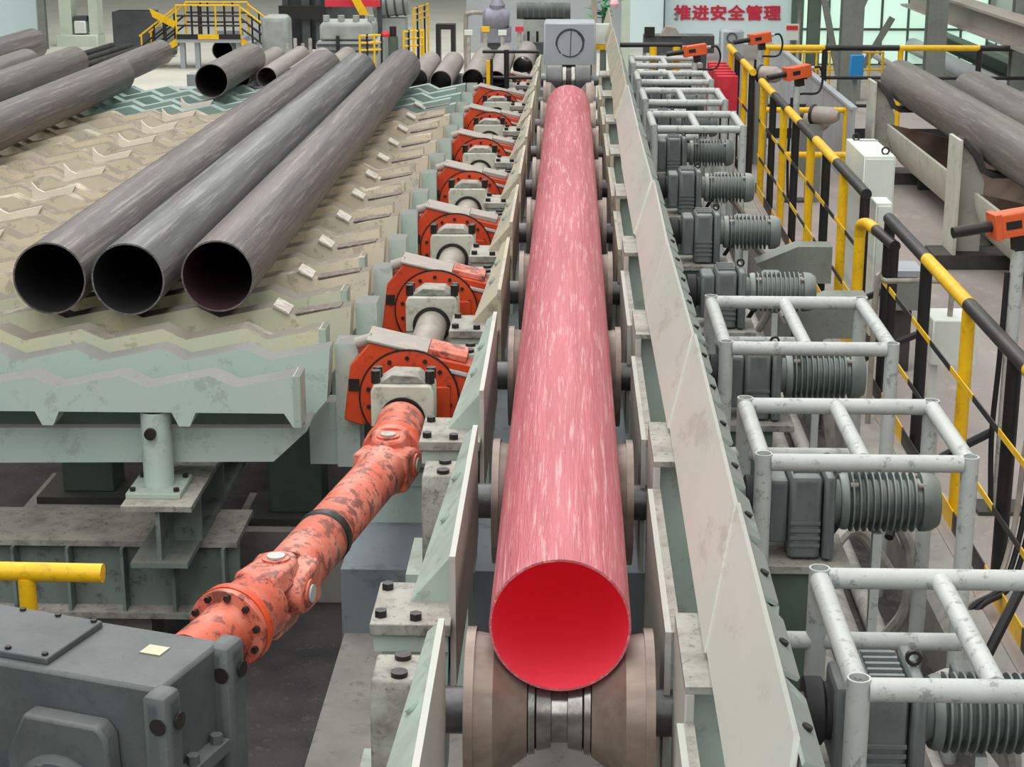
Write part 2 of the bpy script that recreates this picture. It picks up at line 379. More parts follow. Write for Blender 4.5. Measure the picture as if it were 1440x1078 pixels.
# right side: inner wall plates, channel posts, guard
for k in range(-1, 8):
    y = Y0 + PITCH * k
    t = thing('conveyor_side_post', (.42, y + 1.45, -.1), '%s pale green channel post with top plate from the camera, right of the red pipe' % ORD[k + 1], 'post', 'channel posts right of the red pipe')
    ya, yb = y + 1.24, y + 1.72
    MB().box(.31, .335, ya, yb, .25, 1.08).build('side_plate', GUARD if k < 3 else TAN, t, bevel=.004)
    MB().box(.31, .52, ya, yb, 1.08, 1.10).build('top_plate', DIRTY, t)
    MB().box(.336, .52, ya + .14, ya + .16, .25, 1.078).build('web_plate', GREEN2, t)
    MB().box(.336, .52, ya + .162, yb, .55, .575).build('shelf_plate', GREEN, t)
    MB().ring((.46, ya + .01, 1.0), (.46, ya + .03, 1.0), .035, .025, 14).build('lifting_hook', BOLT, t)
    MB().box(.31, .52, ya + .0, yb, .2 if y > 6 else -.1, .25).build('foot', GREEN, t)
    w = thing('conveyor_side_plate', (.3, y + .9, .2), '%s worn inner side plate from the camera, right of the red pipe' % ORD[k + 1], 'side plate', 'inner side plates right of the red pipe')
    y2 = y + 1.235
    m = MB(); m.box(.29, .308, y - .02, y2, .45, 1.0); m.build('plate', GUARD if k < 3 else TAN, w)
    m = MB(); m.box(.308, .335, y - .02, y2, .97, 1.0); m.build('edge_strip', DIRTY, w)
    if y > 4:
        h = thing('right_bearing_housing', (.45, y, -.1), '%s dark roller bearing housing from the camera on the right conveyor frame' % ORD[k], 'bearing', 'bearing housings right of the red pipe')
        m = MB(); m.prism([(y - .13, .5), (y + .13, .5), (y + .13, .80), (y + .09, .87), (y - .09, .87), (y - .13, .80)], 'x', .345, .48)
        m.build('housing', DIRTY, h, bevel=.008)
        MB().box(.34, .52, y - .2, y + .2, -.1 if y < 7 else .2, .5).build('pedestal', GREEN2, h)
        for s in (-1, 1): MB().bolt((.44, y + s * .165, .5), (0, 0, 1), .018, .03).build('bolt', BOLT, h)

gd = thing('guard_plate', (.45, 13, 1.1), 'long leaning scuffed steel guard plate running beside the motors right of the red pipe', 'guard plate')
ys = [2.9, 4.35, 6.35, 8.2, 10.1, 12.6, 15.2, 18.0, 21.4, 25.4]
def gx(y): return max(0, (y - 13)) * .011
for i in range(len(ys) - 1):
    a, b = ys[i], ys[i + 1] + .03
    j = .004 * (i % 2)
    wv = random.uniform(-.01, .01); m = MB()
    def sec(y, e):
        g = gx(y); k_ = 0 if y > 25 else .55
        return [(.372 + g * .6 + e, y, 1.125), (.386 + g * .6 + e, y, 1.117), (.506 + g * .2 + e, y + k_, 1.337), (.492 + g * .2 + e, y + k_, 1.345)]
    A, B = sec(a, j + wv), sec(b, j - wv)
    m.add(A + B, [(3, 2, 1, 0), (4, 5, 6, 7), (0, 1, 5, 4), (1, 2, 6, 5), (2, 3, 7, 6), (3, 0, 4, 7)])
    m.build('sheet', GUARD if i < 4 else TAN if i > 5 else GUARD, gd)
y = 2.9; i = 0
while y < 19.5:
    L_ = .45 if y < 9 else .9
    m = MB(); m.add([(.50, y, 1.335), (.50, y + L_ - .02, 1.335), (.553, y + L_ - .06, 1.29), (.553, y + .05, 1.29),
                     (.494, y, 1.325), (.494, y + L_ - .02, 1.325), (.547, y + L_ - .06, 1.28), (.547, y + .05, 1.28)],
                    [(0, 1, 2, 3), (7, 6, 5, 4), (0, 4, 5, 1), (1, 5, 6, 2), (2, 6, 7, 3), (3, 7, 4, 0)])
    g = m.build('angle_tab', GREEN2, gd)
    if y < 9:
        MB().cyl((.528, y + .2, 1.308), (.533, y + .2, 1.318), .013, n=10).build('bolt', BOLT, gd)
    y += L_; i += 1
for y in (4.3, 6.2, 8.1, 10.0, 11.9, 13.8, 15.7, 17.6):
    MB().box(.525, .555, y, y + .08, .2 if y > 7.1 else -.1, 1.28).build('upright', GREEN2, gd)

# stop block at the far end
sb = thing('end_stop_block', (0, 22.4, 0), 'pale grey steel stop block with a hand-drawn dark circle at the conveyor end', 'stop block')
MB().box(-.325, .315, 22.2, 22.8, .87, 1.38, .02).build('block', SHEET, sb)
MB().box(-.28, .27, 22.3, 22.7, 0, .87).build('pedestal', SKID, sb)
m = MB()
for a0, a1, R in ((-.2, 1.25, .165), (.05, 1.05, .175), (1.3, 1.75, .16), (-.25, .3, .155)):
    pts = [(R * math.cos(a0 * PI + (a1 - a0) * PI * i / 24), 22.194, 1.13 + R * math.sin(a0 * PI + (a1 - a0) * PI * i / 24)) for i in range(25)]
    m.tube(pts, .007, 5)
m.tube([(0, 22.194, .98), (.01, 22.194, 1.28)], .005, 5)
m.build('painted_mark', MARK, sb)

# ------------------------------------------------------------------ line shaft with red transfer arms
XS, ZS = -.76, .69
YA, PA = 8.2, 1.79
ARMS = 8
sh = thing('line_shaft', (XS, 14, .2), 'long dark line shaft passing through the red arms and bearing blocks', 'shaft')
MB().cyl((XS, 7.72, ZS), (XS, 8.6, ZS), .085, n=28).build('drive_end', SHAFT, sh)
MB().cyl((XS, 8.6, ZS), (XS, YA + PA * 7.3, ZS), .085, n=28).build('shaft_body', SHAFTL, sh)

def make_arm(k):
    y = YA + PA * k
    t = thing('transfer_arm', (XS, y, .2), '%s orange-red swing arm from the camera, clamped on the line shaft' % ORD[k], 'arm', 'red swing arms beside the cooling bed')
    X = lambda a: XS + a
    poly = [(-.185, .27), (-.284, .15), (-.318, -.117), (-.229, -.145), (-.16, -.12), (.16, -.16), (.22, -.004), (.28, .03), (.30, .156)]
    m = MB(); m.prism([(X(a), ZS + b) for a, b in poly], 'y', y, y + .24); m.build('arm_plate', ORANGE, t, bevel=.006)
    # top pad: a grey bar along the sloping top edge, pinkish worn block to the right
    d = Vector((.485, 0, -.114)).normalized(); nrm = Vector((-d.z, 0, d.x))
    if nrm.z < 0: nrm = -nrm
    def bar(s0, s1, h0, h1, y0, y1, name, mt):
        b = Vector((X(-.185), 0, ZS + .27)); q = []
        for yy in (y0, y1):
            pass
        c = [b + d * s0 + nrm * h0, b + d * s1 + nrm * h0, b + d * s1 + nrm * h1, b + d * s0 + nrm * h1]
        m = MB(); m.prism([(p.x, p.z) for p in c], 'y', y0, y1); return m.build(name, mt, t, bevel=.004)
    bar(-.02, .28, 0.001, .016, y - .01, y + .26, 'top_pad', PADST)
    bar(.282, .47, 0.001, .032, y + .03, y + .22, 'wear_block', SALMON)
    p0 = Vector((X(-.21), y + .1, ZS + .25))
    MB().cyl((p0.x - .05, y + .08, p0.z - .005), (p0.x + .03, y + .08, p0.z + .02), .03, n=12).build('pivot_pin', PADST, t)
    bar(.25, .50, -.055, -.035, y - .012, y, 'edge_strip', CAGE)
    # hub cover disc with bolts
    MB().lathe([(0, .235), (.014, .235), (.016, .225), (.016, .12)], (XS, y, ZS), (0, -1, 0), 40, False, True).build('hub_cover', ORANGE, t)
    MB().ring((XS, y - .004, ZS), (XS, y - .018, ZS), .243, .236, 40).build('hub_groove', BOLT, t)
    for j in range(9):
        w = PI * (-.05 + j * .14)
        MB().bolt((XS + .2 * math.cos(w), y - .016, ZS + .2 * math.sin(w)), (0, -1, 0), .011, .01).build('bolt', BOLT, t)
    MB().box(X(-.292), X(-.24), y - .006, y + .01, ZS + .03, ZS + .09).build('side_recess', BOLT, t)
    MB().box(X(.10), X(.20), y - .03, y - .002, ZS - .1, ZS + .06).build('clamp_plate', ORANGE, t, bevel=.004)
    # counterweight foot
    return t
a0 = make_arm(0)
plain = None
for k in range(1, ARMS):
    c_ = dup(a0, None, (XS, YA + PA * k, .2), '%s orange-red swing arm from the camera, clamped on the line shaft' % ORD[k])
    for ch in c_.children:
        if ch.name.startswith('wear_block'):
            if plain is None: plain = ch.data.copy(); plain.materials[0] = PADST
            if k > 1: ch.data = plain

def make_block(k):
    y = YA + PA * k - .26
    t = thing('shaft_bearing_block', (XS, y, .2), '%s pale bearing block from the camera, holding the line shaft' % ORD[k], 'bearing', 'pale bearing blocks of the line shaft')
    m = MB(); m.prism([(XS - .145, .45), (XS + .145, .45), (XS + .145, .82), (XS + .13, .85), (XS - .13, .85), (XS - .145, .82)], 'y', y - .10, y + .10)
    m.build('housing', BLOCK, t, bevel=.008)
    m = MB(); m.prism([(XS - .11, .851), (XS + .11, .851), (XS + .07, .888), (XS - .05, .892)], 'y', y - .07, y + .09); m.build('cap', DIRTY, t, bevel=.004)
    MB().ring((XS, y - .101, ZS), (XS, y - .115, ZS), .106, .088, 30).build('seal_ring', BOLT, t)
    for s in (-1, 1):
        MB().cyl((XS + s * .125, y - .05, .85), (XS + s * .125, y - .05, .91), .024, n=6).build('cap_bolt', BOLT, t)
        MB().cyl((XS + s * .125, y + .05, .85), (XS + s * .125, y + .05, .90), .024, n=6).build('cap_bolt', BOLT, t)
    MB().box(XS - .148, XS + .148, y - .102, y + .102, ZS - .04, ZS - .036).build('split_line', BOLT, t)
    MB().box(XS - .20, XS + .20, y - .16, y + .16, .38, .45).build('foot', GREEN2, t, bevel=.005)
    for s in (-1, 1): MB().bolt((XS + s * .175, y - .08, .45), (0, 0, 1), .02, .03).build('foot_bolt', CAGE, t)
    MB().box(XS - .18, XS + .18, y - .15, y + .15, .2, .38).build('pedestal', GREEN2, t)
    return t
b0 = make_block(0)
for k in range(1, ARMS):
    dup(b0, None, (XS, YA + PA * k - .26, .2), '%s pale bearing block from the camera, holding the line shaft' % ORD[k])

# ------------------------------------------------------------------ cardan shaft
J2 = Vector((XS, 7.2, ZS)); J1 = Vector((-1.012, 5.78, ZS)); D0 = Vector((.315, .949, 0)).normalized()
cd = thing('cardan_shaft', (-.9, 6.5, .69), 'scratched salmon-orange cardan shaft with two universal joints between gearbox and line shaft', 'drive shaft')
dt = (J2 - J1).normalized(); LT = (J2 - J1).length; up = Vector((0, 0, 1))
# hub at line shaft end
MB().lathe([(0, .10), (.03, .112), (.22, .112), (.36, .118), (.42, .118)], (XS, 7.78, ZS), (0, -1, 0), 36).build('shaft_hub', SALMON, cd)
MB().lathe([(0, .118), (.0, .13), (.055, .13), (.055, .118)], (XS, 7.40, ZS), (0, -1, 0), 36, False, False).build('flange_ring', ORRING, cd)
MB().lathe([(0, .13), (.03, .134), (.05, .128)], (XS, 7.345, ZS), (0, -1, 0), 36).build('yoke_flange', SALMON, cd)
def yoke(J, axis, earaxis, name, back):
    """two ears from a flange at J - axis*back to around J, on +-earaxis"""
    axis = Vector(axis).normalized(); e = Vector(earaxis).normalized(); s_ = axis.cross(e).normalized()
    for sg in (-1, 1):
        m = MB(); prof = [(-back, .098), (-back * .4, .092), (0, .088), (.045, .074), (.075, .045), (.088, .012)]
        inner, outer = .045, .118
        vs = []; fs = []
        for q, (t, w) in enumerate(prof):
            for a, bb in ((-w, inner), (w, inner), (w * .78, outer), (-w * .78, outer)):
                vs.append(J + axis * t + s_ * a + e * (sg * bb))
        for q in range(len(prof) - 1):
            for c in range(4): fs.append((q * 4 + c, q * 4 + (c + 1) % 4, q * 4 + 4 + (c + 1) % 4, q * 4 + 4 + c))
        fs += [(3, 2, 1, 0), tuple(range(len(vs) - 4, len(vs)))]
        m.add(vs, fs); o = m.build(name, SALMON, cd, bevel=.012)
def cross(J, e1, e2, capmat):
    for e in (Vector(e1).normalized(), Vector(e2).normalized()):
        MB().cyl(J - e * .105, J + e * .105, .04, n=16).build('cross_trunnion', SHAFTL, cd)
        for sg in (-1, 1):
            c = MB().cyl(J + e * (sg * .10), J + e * (sg * .126), .05, n=20).build('bearing_cap', SALMON, cd)
            MB().cyl(J + e * (sg * .1265), J + e * (sg * .133), .032, n=18).build('cap_plate', capmat, cd)
side2 = Vector((1, 0, 0)); sidet = dt.cross(up).normalized()
yoke(J2, (0, -1, 0), up, 'yoke_ear', .14)
yoke(J2, dt, sidet, 'yoke_ear', .14)
cross(J2, up, sidet, GREYC)
# tube between joints
MB().lathe([(.13, .098), (.16, .104), (.50, .104), (.515, .094)], J1, dt, 36).build('slip_sleeve', SALMON, cd)
MB().lathe([(.505, .1), (.515, .108), (.555, .108), (.565, .1)], J1, dt, 36).build('seal_band', BOLT, cd)
MB().lathe([(.56, .094), (.57, .1), (LT - .2, .1), (LT - .13, .112), (LT - .1, .112)], J1, dt, 36).build('tube', SALMON, cd)
# joint at gearbox end
yoke(J1, -dt, sidet, 'yoke_ear', .14)
yoke(J1, D0, up, 'yoke_ear', .16)
cross(J1, up, sidet, CAGE)
MB().lathe([(.13, .11), (.15, .118), (.24, .118), (.25, .125), (.30, .125)], J1, -D0, 36).build('yoke_flange', SALMON, cd)
MB().lathe([(.30, .10), (.30, .142), (.335, .142), (.335, .10)], J1, -D0, 40, False, False).build('bolt_flange', ORRING, cd)
MB().lathe([(.337, .138), (.365, .138), (.367, .10), (.43, .092), (.62, .09)], J1, -D0, 36).build('output_hub', SALMON, cd)
a_ = D0.cross(up).normalized()
for j in range(10):
    w = 2 * PI * j / 10 + .2; p = J1 - D0 * .367 + (a_ * math.cos(w) + up * math.sin(w)) * .12
    MB().bolt(p, -D0, .012, .016).build('flange_bolt', BOLT, cd)

# ------------------------------------------------------------------ gearbox (local frame: +x right end, +y towards the shaft)
GX, GY, GROT = -1.165, 4.645, math.radians(-18.4)
gb = thing('gearbox', (0, 0, 0), 'large dark grey cast gearbox with round bearing covers at the lower left', 'gearbox')
def gpart(m, name, mt, par=None, bevel=0): return m.build(name, mt, par or gb, bevel=bevel)
Lg, Wg, Tg = 1.5, .37, .85
gpart(MB().box(-Lg, 0, 0, Wg, -.1, Tg, .012), 'housing', CAST)
gpart(MB().box(-Lg, -.40, .03, Wg - .04, Tg + .001, Tg + .022, .004), 'inspection_cover', CAST, bevel=.002)
for dx in (-.42, -.55, -.68, -.81):
    for dy in (.05, Wg - .06): gpart(MB().bolt((dx, dy, Tg + .022), (0, 0, 1), .01, .008), 'cover_bolt', BOLT)
gpart(MB().box(-.19, -.12, .2, .26, Tg + .0005, Tg + .004), 'nameplate', BRASS)
# corner lugs on the right end
for y0, y1, nm in ((-.055, .05, 'corner_lug'), (Wg - .06, Wg + .06, 'corner_lug')):
    o = gpart(MB().box(-.04, .05, y0, y1, .35, Tg + .005, .02), nm, CAST, bevel=.012)
    yy = (y0 + y1) / 2
    gpart(MB().cyl((.061, yy + .01, Tg - .09), (.055, yy + .01, Tg - .09), .026, n=18), 'lug_hole', BOLT, o)
    gpart(MB().cyl((-.01 + .03, y0 - .001, Tg - .09), (-.01 + .03, y0 + .004, Tg - .09), .026, n=18), 'lug_hole', BOLT, o)
gpart(MB().box(-.0, .05, .06, Wg - .07, .52, .56), 'split_flange', CAST)
for yy in (.12, .26): gpart(MB().bolt((.025, yy, .56), (0, 0, 1), .02, .03), 'flange_bolt', CAST)
# bearing covers on the front face
for cx, R in ((-.31, .155), (-.95, .16)):
    m = MB(); m.prism([(cx - R - .03, .48), (cx + R + .02, .48), (cx + R + .01, .70), (cx + R - .02, .735), (cx - R * .75, .735), (cx - R - .03, .60)], 'y', -.075, .0)
    gpart(m, 'bearing_boss', CAST, bevel=.012)
    c = gpart(MB().lathe([(.07, R), (.085, R), (.095, R - .015), (.10, R - .02), (.10, R * .55), (.108, R * .5)], (cx, 0, .47), (0, -1, 0), 44), 'bearing_cover', CAST)
    for j in range(8):
        w = 2 * PI * j / 8 + .35
        gpart(MB().bolt((cx + R * .8 * math.cos(w), -.10, .47 + R * .8 * math.sin(w)), (0, -1, 0), .018, .018), 'cover_bolt', CAST, c)
gpart(MB().box(-Lg, -.04, -.07, 0, .43, .47), 'split_flange', CAST)
for xx in (-.09, -.53): gpart(MB().bolt((xx, -.04, .47), (0, 0, 1), .022, .03), 'flange_bolt', CAST)
gpart(MB().box(-Lg, .0, -.10, Wg + .08, -.14, -.1), 'base_flange', CAST)
gb.location = (GX, GY, 0); gb.rotation_euler = (0, 0, GROT)
f = MB().box(-2.9, -.98, 3.9, 6.0, -.55, -.14).build('gearbox_plinth', CONC)
tag(f, 'dusty concrete plinth under the dark grey gearbox', 'plinth')

# yellow handrail stub behind the gearbox
hr = thing('handrail_stub', (-1.85, 5.6, -.14), 'short yellow handrail end standing behind the gearbox', 'handrail')
MB().cyl((-2.6, 5.62, .82), (-1.575, 5.6, .82), .033, n=18).build('top_rail', YEL, hr)
MB().cyl((-1.84, 5.6, -.14), (-1.84, 5.6, .80), .03, n=18).build('post', YEL, hr)

# ------------------------------------------------------------------ cooling bed: sawtooth beams
TP, TH = .405, .056                      # tooth pitch and height
yb = 7.63; beams = []
for i in range(14): beams.append((7.63 + .862 * i, 0)); beams.append((7.63 + .862 * i + .51, 1))
for i, (y, kind) in enumerate(beams):
    xr = -1.20 if kind == 0 else -1.13
    xl = -(y * .335 + .55)
    slope = .012
    def zt(x, base): return base + slope * (x - xr)
    base = .955 if kind == 0 else .945
    lab = '%s sawtooth cooling bed beam from the camera, %s' % (ORD[i], 'pale green with hanging lugs' if i == 0 else 'shallow, sitting between deeper beams' if kind == 0 else 'deep, with a chamfered right end')
    t = thing('sawtooth_rail', (-2, y, .0), lab, 'beam', 'sawtooth beams of the cooling bed')
    top = [(xr, zt(xr, base))]; x = xr
    while x > xl:
        a = x - .29; top.append((a, zt(a, base) - TH)); b = a - (TP - .29); top.append((b, zt(b, base))); x = b
    bm_ = .775 if kind == 0 else .48
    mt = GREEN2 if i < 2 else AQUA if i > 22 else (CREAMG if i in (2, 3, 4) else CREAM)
    low = [(x, bm_ - .02)]
    if kind == 0:
        xx = x + .3; lugs = []
        q = xr
        lug = []
        while q > xl + .5:
            lug.append(q); q -= .41 * 1.28 if q == xr else 1.52 * .41
        pts = []
        for q in lug:
            if q == xr: pts += [(q, .71), (q - .035, .71), (q - .075, bm_)]
            else: pts += [(q + .05, bm_), (q + .02, .71), (q - .03, .71), (q - .06, bm_)]
        low = list(reversed(pts)); low = [(x, bm_)] + low
    else:
        low = [(x, bm_ - .02), (xr - .2, bm_), (xr - .02, .69)]
    m = MB(); poly = top + low
    m.prism(poly, 'y', y, y + .15)
    m.build('toothed_bar', mt, t)
    if i == 0:
        c_ = MB(); c_.prism([(-3.4, .46), (-1.36, .49), (-1.20, .64), (-1.20, .655), (-3.4, .635)], 'y', 7.80, 8.05); c_.build('carrier_bar', GREEN2, t)
        MB().box(-3.4, -1.22, 7.86, 7.88, .60, .80).build('recess_shade_plate', STEELD, t)  # added dark plate closing the gap so the recess looks shaded
    if kind == 0 and i < 8:
        MB().box(xr - .03, xr + .003, y - .004, y + .154, .71, .95).build('end_cover', GREEN, t)
    if kind == 1:
        MB().box(xr + .002, xr + .115, y + .16, y + .34, .3, .925).build('end_post', GREEN2, t)
        MB().box(xr - .14, xr + .002, y + .2, y + .33, .3, .62).build('end_bracket', GREEN2, t)
    # bright replaced tooth liners near the right end
    for c, (tooth, on) in enumerate(((1, 2 < i < 24 and kind == 1), (6, 4 < i < 26 and kind == 0))):
        if not on: continue
        xa = xr - TP * tooth + (-.01 if c == 0 else .0)
        z1 = zt(xa, base)
        w = .10 if c == 0 else .26
        if c == 0:
            p = [(xa + .003, z1 + .004), (xa + .09, z1 - .040), (xa + .09, z1 - .030), (xa + .01, z1 + .016)]
        else:
            p = [(xa - .30, z1 - .13), (xa - .02, z1 - .07), (xa + .03, z1 + .012), (xa - .15, z1 - .03), (xa - .21, z1 - .045), (xa - .26, z1 - .02), (xa - .30, z1 + .03)]
        m = MB(); m.prism(p, 'y', y - .02, y + (.155 if c == 0 else -.001)); m.build('tooth_liner', LINER if c == 0 else LINERC, t)
    if i % 2 == 1 and 2 < i < 24:
        xa = xr - .30; z1 = zt(xa, base) - TH
        MB().prism([(xa, z1 + .003), (xa + .24, z1 + .048), (xa + .24, z1 + .054), (xa, z1 + .012)], 'y', y + .03, y + .148).build('shadow_strip', STRIPSHADE, t)  # thin dark strip paints the brownish shadow on the tooth

# pipes cooling on the bed
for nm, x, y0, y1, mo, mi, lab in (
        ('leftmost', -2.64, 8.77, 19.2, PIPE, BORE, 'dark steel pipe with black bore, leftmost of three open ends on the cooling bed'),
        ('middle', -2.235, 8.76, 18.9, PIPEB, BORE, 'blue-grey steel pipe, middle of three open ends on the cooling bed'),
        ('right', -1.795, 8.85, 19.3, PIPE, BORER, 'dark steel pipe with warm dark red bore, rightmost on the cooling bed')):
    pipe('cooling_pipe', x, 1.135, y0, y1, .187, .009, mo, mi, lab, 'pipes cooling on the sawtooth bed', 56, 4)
for x, z, y0, y1, R, lab in (
        (-4.70, 1.12, 9.5, 18.5, .18, 'thick dark pipe at the left edge, ending near the bridge stairs'),
        (-4.90, 1.08, 18.7, 21.4, .15, 'shorter dark pipe continuing beyond the thick left pipe towards the stairs'),
        (-5.62, 1.09, 11, 20.2, .17, 'brownish pipe behind the thick dark left pipe'),
        (-6.10, 1.09, 12, 20.0, .16, 'third brownish pipe in from the thick dark left pipe'),
        (-6.62, 1.12, 13, 22.0, .19, 'dark pipe end far left below the pale blue wall'),
        (-3.62, 1.12, 18.0, 20.3, .17, 'short purple-grey pipe alone between the bridge and the three open pipes')):
    pipe('cooling_pipe', x, z, y0, y1, R, .009, PIPE if R > .175 or R == .15 else PIPER, BORE, lab, 'pipes cooling on the sawtooth bed', 40, 3)
for i, (x, y0, y1) in enumerate(((-3.98, 19.9, 22.6), (-3.68, 19.9, 22.4), (-3.38, 19.9, 22.5), (-3.08, 19.9, 22.3), (-2.78, 19.9, 22.4))):
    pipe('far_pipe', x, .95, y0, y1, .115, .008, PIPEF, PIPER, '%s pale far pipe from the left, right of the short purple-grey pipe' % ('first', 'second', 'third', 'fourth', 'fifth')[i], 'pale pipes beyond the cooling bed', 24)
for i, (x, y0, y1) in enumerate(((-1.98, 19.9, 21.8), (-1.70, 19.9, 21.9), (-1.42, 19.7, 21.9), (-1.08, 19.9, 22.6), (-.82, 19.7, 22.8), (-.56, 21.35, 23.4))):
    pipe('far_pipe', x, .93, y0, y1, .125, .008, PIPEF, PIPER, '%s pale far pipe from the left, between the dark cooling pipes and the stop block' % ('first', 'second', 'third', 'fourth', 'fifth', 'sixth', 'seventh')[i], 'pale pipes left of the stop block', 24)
for i, yy in enumerate((20.1, 21.4)):
    tag(MB().box(-4.6, -.3, yy, yy + .25, -.1 if yy < 21.9 else 0, .82 if i else .80).build('pipe_support_rail', SHEET), '%s grey support rail under the pale far pipes' % ORD[i], 'support rail', 'support rails under the far pipes')

# steelwork under the bed
cb = thing('bed_support_tube', (-1.862, 7.42, .40), 'round pale green column with a rusty pin under the front sawtooth beam', 'column')
MB().cyl((-1.875, 7.70, .41), (-1.875, 7.70, .765), .069, n=28).build('tube', GREEN2, cb)
MB().box(-2.0, -1.75, 7.56, 7.84, .385, .41).build('base_plate', GREEN, cb, bevel=.003)
MB().cyl((-1.885, 7.635, .675), (-1.885, 7.61, .675), .027, n=18).build('pin', BOLT, cb)
for dx in (-.10, .10):
    for dy in (-.10, .10): MB().bolt((-1.875 + dx, 7.70 + dy, .41), (0, 0, 1), .014, .016).build('bolt', BOLT, cb)
ib = thing('bed_girder', (-1.83, 9, -.2), 'pale green steel girder running back under the cooling bed column', 'girder')
MB().box(-2.0, -1.68, 7.46, 12.6, .36, .385).build('top_flange', DIRTY, ib)
MB().box(-1.85, -1.83, 7.48, 12.6, .115, .36).build('web', GRIMSHADE, ib)
MB().box(-1.97, -1.71, 7.46, 12.6, .09, .115).build('bottom_flange', GRIMSHADE, ib)
for yy in (7.75, 8.3, 8.9, 9.5): MB().box(-1.83, -1.70, yy, yy + .02, .115, .36).build('stiffener', GRIMSHADE, ib)
xb = thing('cross_girder', (-2.6, 7.95, -.55), 'wide dirty cross girder with web stiffeners under the cooling bed', 'girder')
MB().box(-4.6, -1.55, 7.8, 8.25, .06, .088).build('top_flange', DIRTY, xb)
MB().box(-4.6, -1.55, 7.86, 7.88, -.26, .06).build('web', GRIMSHADE, xb)
MB().box(-4.6, -1.5, 7.76, 8.25, -.29, -.26).build('bottom_flange', DIRTY, xb)
for xx in (-2.62, -2.36, -2.1, -1.86, -1.62): MB().box(xx, xx + .015, 7.77, 7.86, -.26, .06).build('stiffener', GRIMSHADE, xb)
MB().box(-3.4, -2.0, 7.9, 8.2, -.55, -.29).build('footing', CONC, xb)
for i, (x, y) in enumerate(((-1.42, 8.9), (-1.30, 10.2), (-2.6, 9.2))):
    t = thing('bed_stanchion', (x, y, -.55), '%s steel stanchion on a base plate in the dark under the cooling bed' % ('nearest right', 'second right', 'left')[i], 'stanchion', 'stanchions under the cooling bed')
    MB().box(x - .14, x + .14, y - .12, y + .12, -.12, .44).build('body', STEELD, t, bevel=.006)
    MB().box(x - .26, x + .26, y - .22, y + .22, -.16, -.12).build('base_plate', SKID, t)
    MB().box(x - .32, x + .32, y - .3, y + .3, -.55, -.16).build('plinth', CONC, t)
t = thing('drag_chain', (-1.9, 6.9, -.55), 'oily black drag chain link lying in the pit behind the gearbox', 'chain')
for j in range(3):
    xx = -2.2 + j * .22
    m = MB(); m.prism([(xx - .1, -.34), (xx - .13, -.29), (xx - .1, -.24), (xx + .1, -.24), (xx + .13, -.29), (xx + .1, -.34)], 'y', 7.0 + .03 * (j % 2), 7.04 + .03 * (j % 2)); m.build('link', SKID, t, bevel=.01)
    MB().cyl((xx + .1, 6.98, -.29), (xx + .1, 7.1, -.29), .03, n=14).build('pin', BOLT, t)
MB().box(-2.4, -1.55, 6.95, 7.12, -.55, -.35).build('tray', SKID, t)

# ------------------------------------------------------------------ geared motors along the right
ZM = .75
def make_motor():
    t = thing('geared_motor', (1.1, 0, -.22), '', 'motor', 'geared motors along the guard plate')
    z = ZM
    MB().cyl((.60, 0, z), (.80, 0, z), .055, n=20).build('input_shaft', SHAFT, t)
    MB().lathe([(0, .10), (.05, .10), (.06, .085), (.075, .085)], (.70, 0, z), (1, 0, 0), 28).build('coupling_disc', RUB, t)
    m = MB(); m.box(.775, .86, -.10, .10, z - .14, z + .12, .012); m.build('gear_nose', MOTOR, t, bevel=.01)
    g = MB(); g.box(.86, .985, -.135, .135, z - .19, z + .145, .015); gc = g.build('gear_case', MOTOR, t, bevel=.012)
    for dz in (-.14, -.11, -.08, -.05): MB().box(.865, .98, -.142, -.136, z + dz, z + dz + .012).build('case_rib', MOTOR, gc)
    for dy in (-.09, -.05, -.01, .03, .07): MB().box(.872, .972, dy, dy + .014, z + .146, z + .156).build('case_rib', MOTOR, gc)
    MB().box(.99, 1.035, -.15, .15, z - .19, z + .15, .012).build('case_flange', MOTOR, t, bevel=.01)
    MB().ring((1.01, -.015, z + .175), (1.01, .0, z + .175), .024, .014, 16).build('lifting_eye', BOLT, t)
    MB().lathe([(0, .085), (.03, .085), (.03, .105), (.045, .112), (.06, .112)], (1.035, 0, z), (1, 0, 0), 32).build('motor_neck', MOTORG, t)
    prof = [(0, .095)]; 
    for j in range(10):
        a = .012 + j * .0265; prof += [(a, .086), (a + .001, .118), (a + .007, .118), (a + .008, .086)]
    prof += [(.285, .094)]
    MB().lathe(prof, (1.095, 0, z), (1, 0, 0), 36).build('finned_body', MOTORG, t)
    MB().lathe([(.0, .09), (.004, .116), (.02, .116), (.05, .112), (.075, .095), (.08, .05)], (1.375, 0, z), (1, 0, 0), 32).build('fan_cover', MOTORG, t)
    MB().box(1.15, 1.26, .06, .155, z - .05, z + .10, .01).build('terminal_box', MOTOR, t)
    for dx in (1.10, 1.36):
        for w in (.9, 2.2): MB().cyl((dx, .107 * math.cos(w), z + .107 * math.sin(w)), (dx + .03, .107 * math.cos(w), z + .107 * math.sin(w)), .011, n=8).build('tie_bolt', SHAFTL, t)
    MB().box(.72, 1.10, -.19, .17, z - .235, z - .20).build('base_plate', DIRTY, t, bevel=.004)
    MB().box(.74, 1.0, -.16, -.14, -.22, z - .235).build('stand_plate', STEELD, t)
    MB().box(.74, 1.0, .12, .14, -.22, z - .235).build('stand_plate', STEELD, t)
    MB().box(1.20, 1.235, -.05, -.01, -.22, z - .118).build('support_leg', CAGE, t)
    return t
m0 = make_motor()
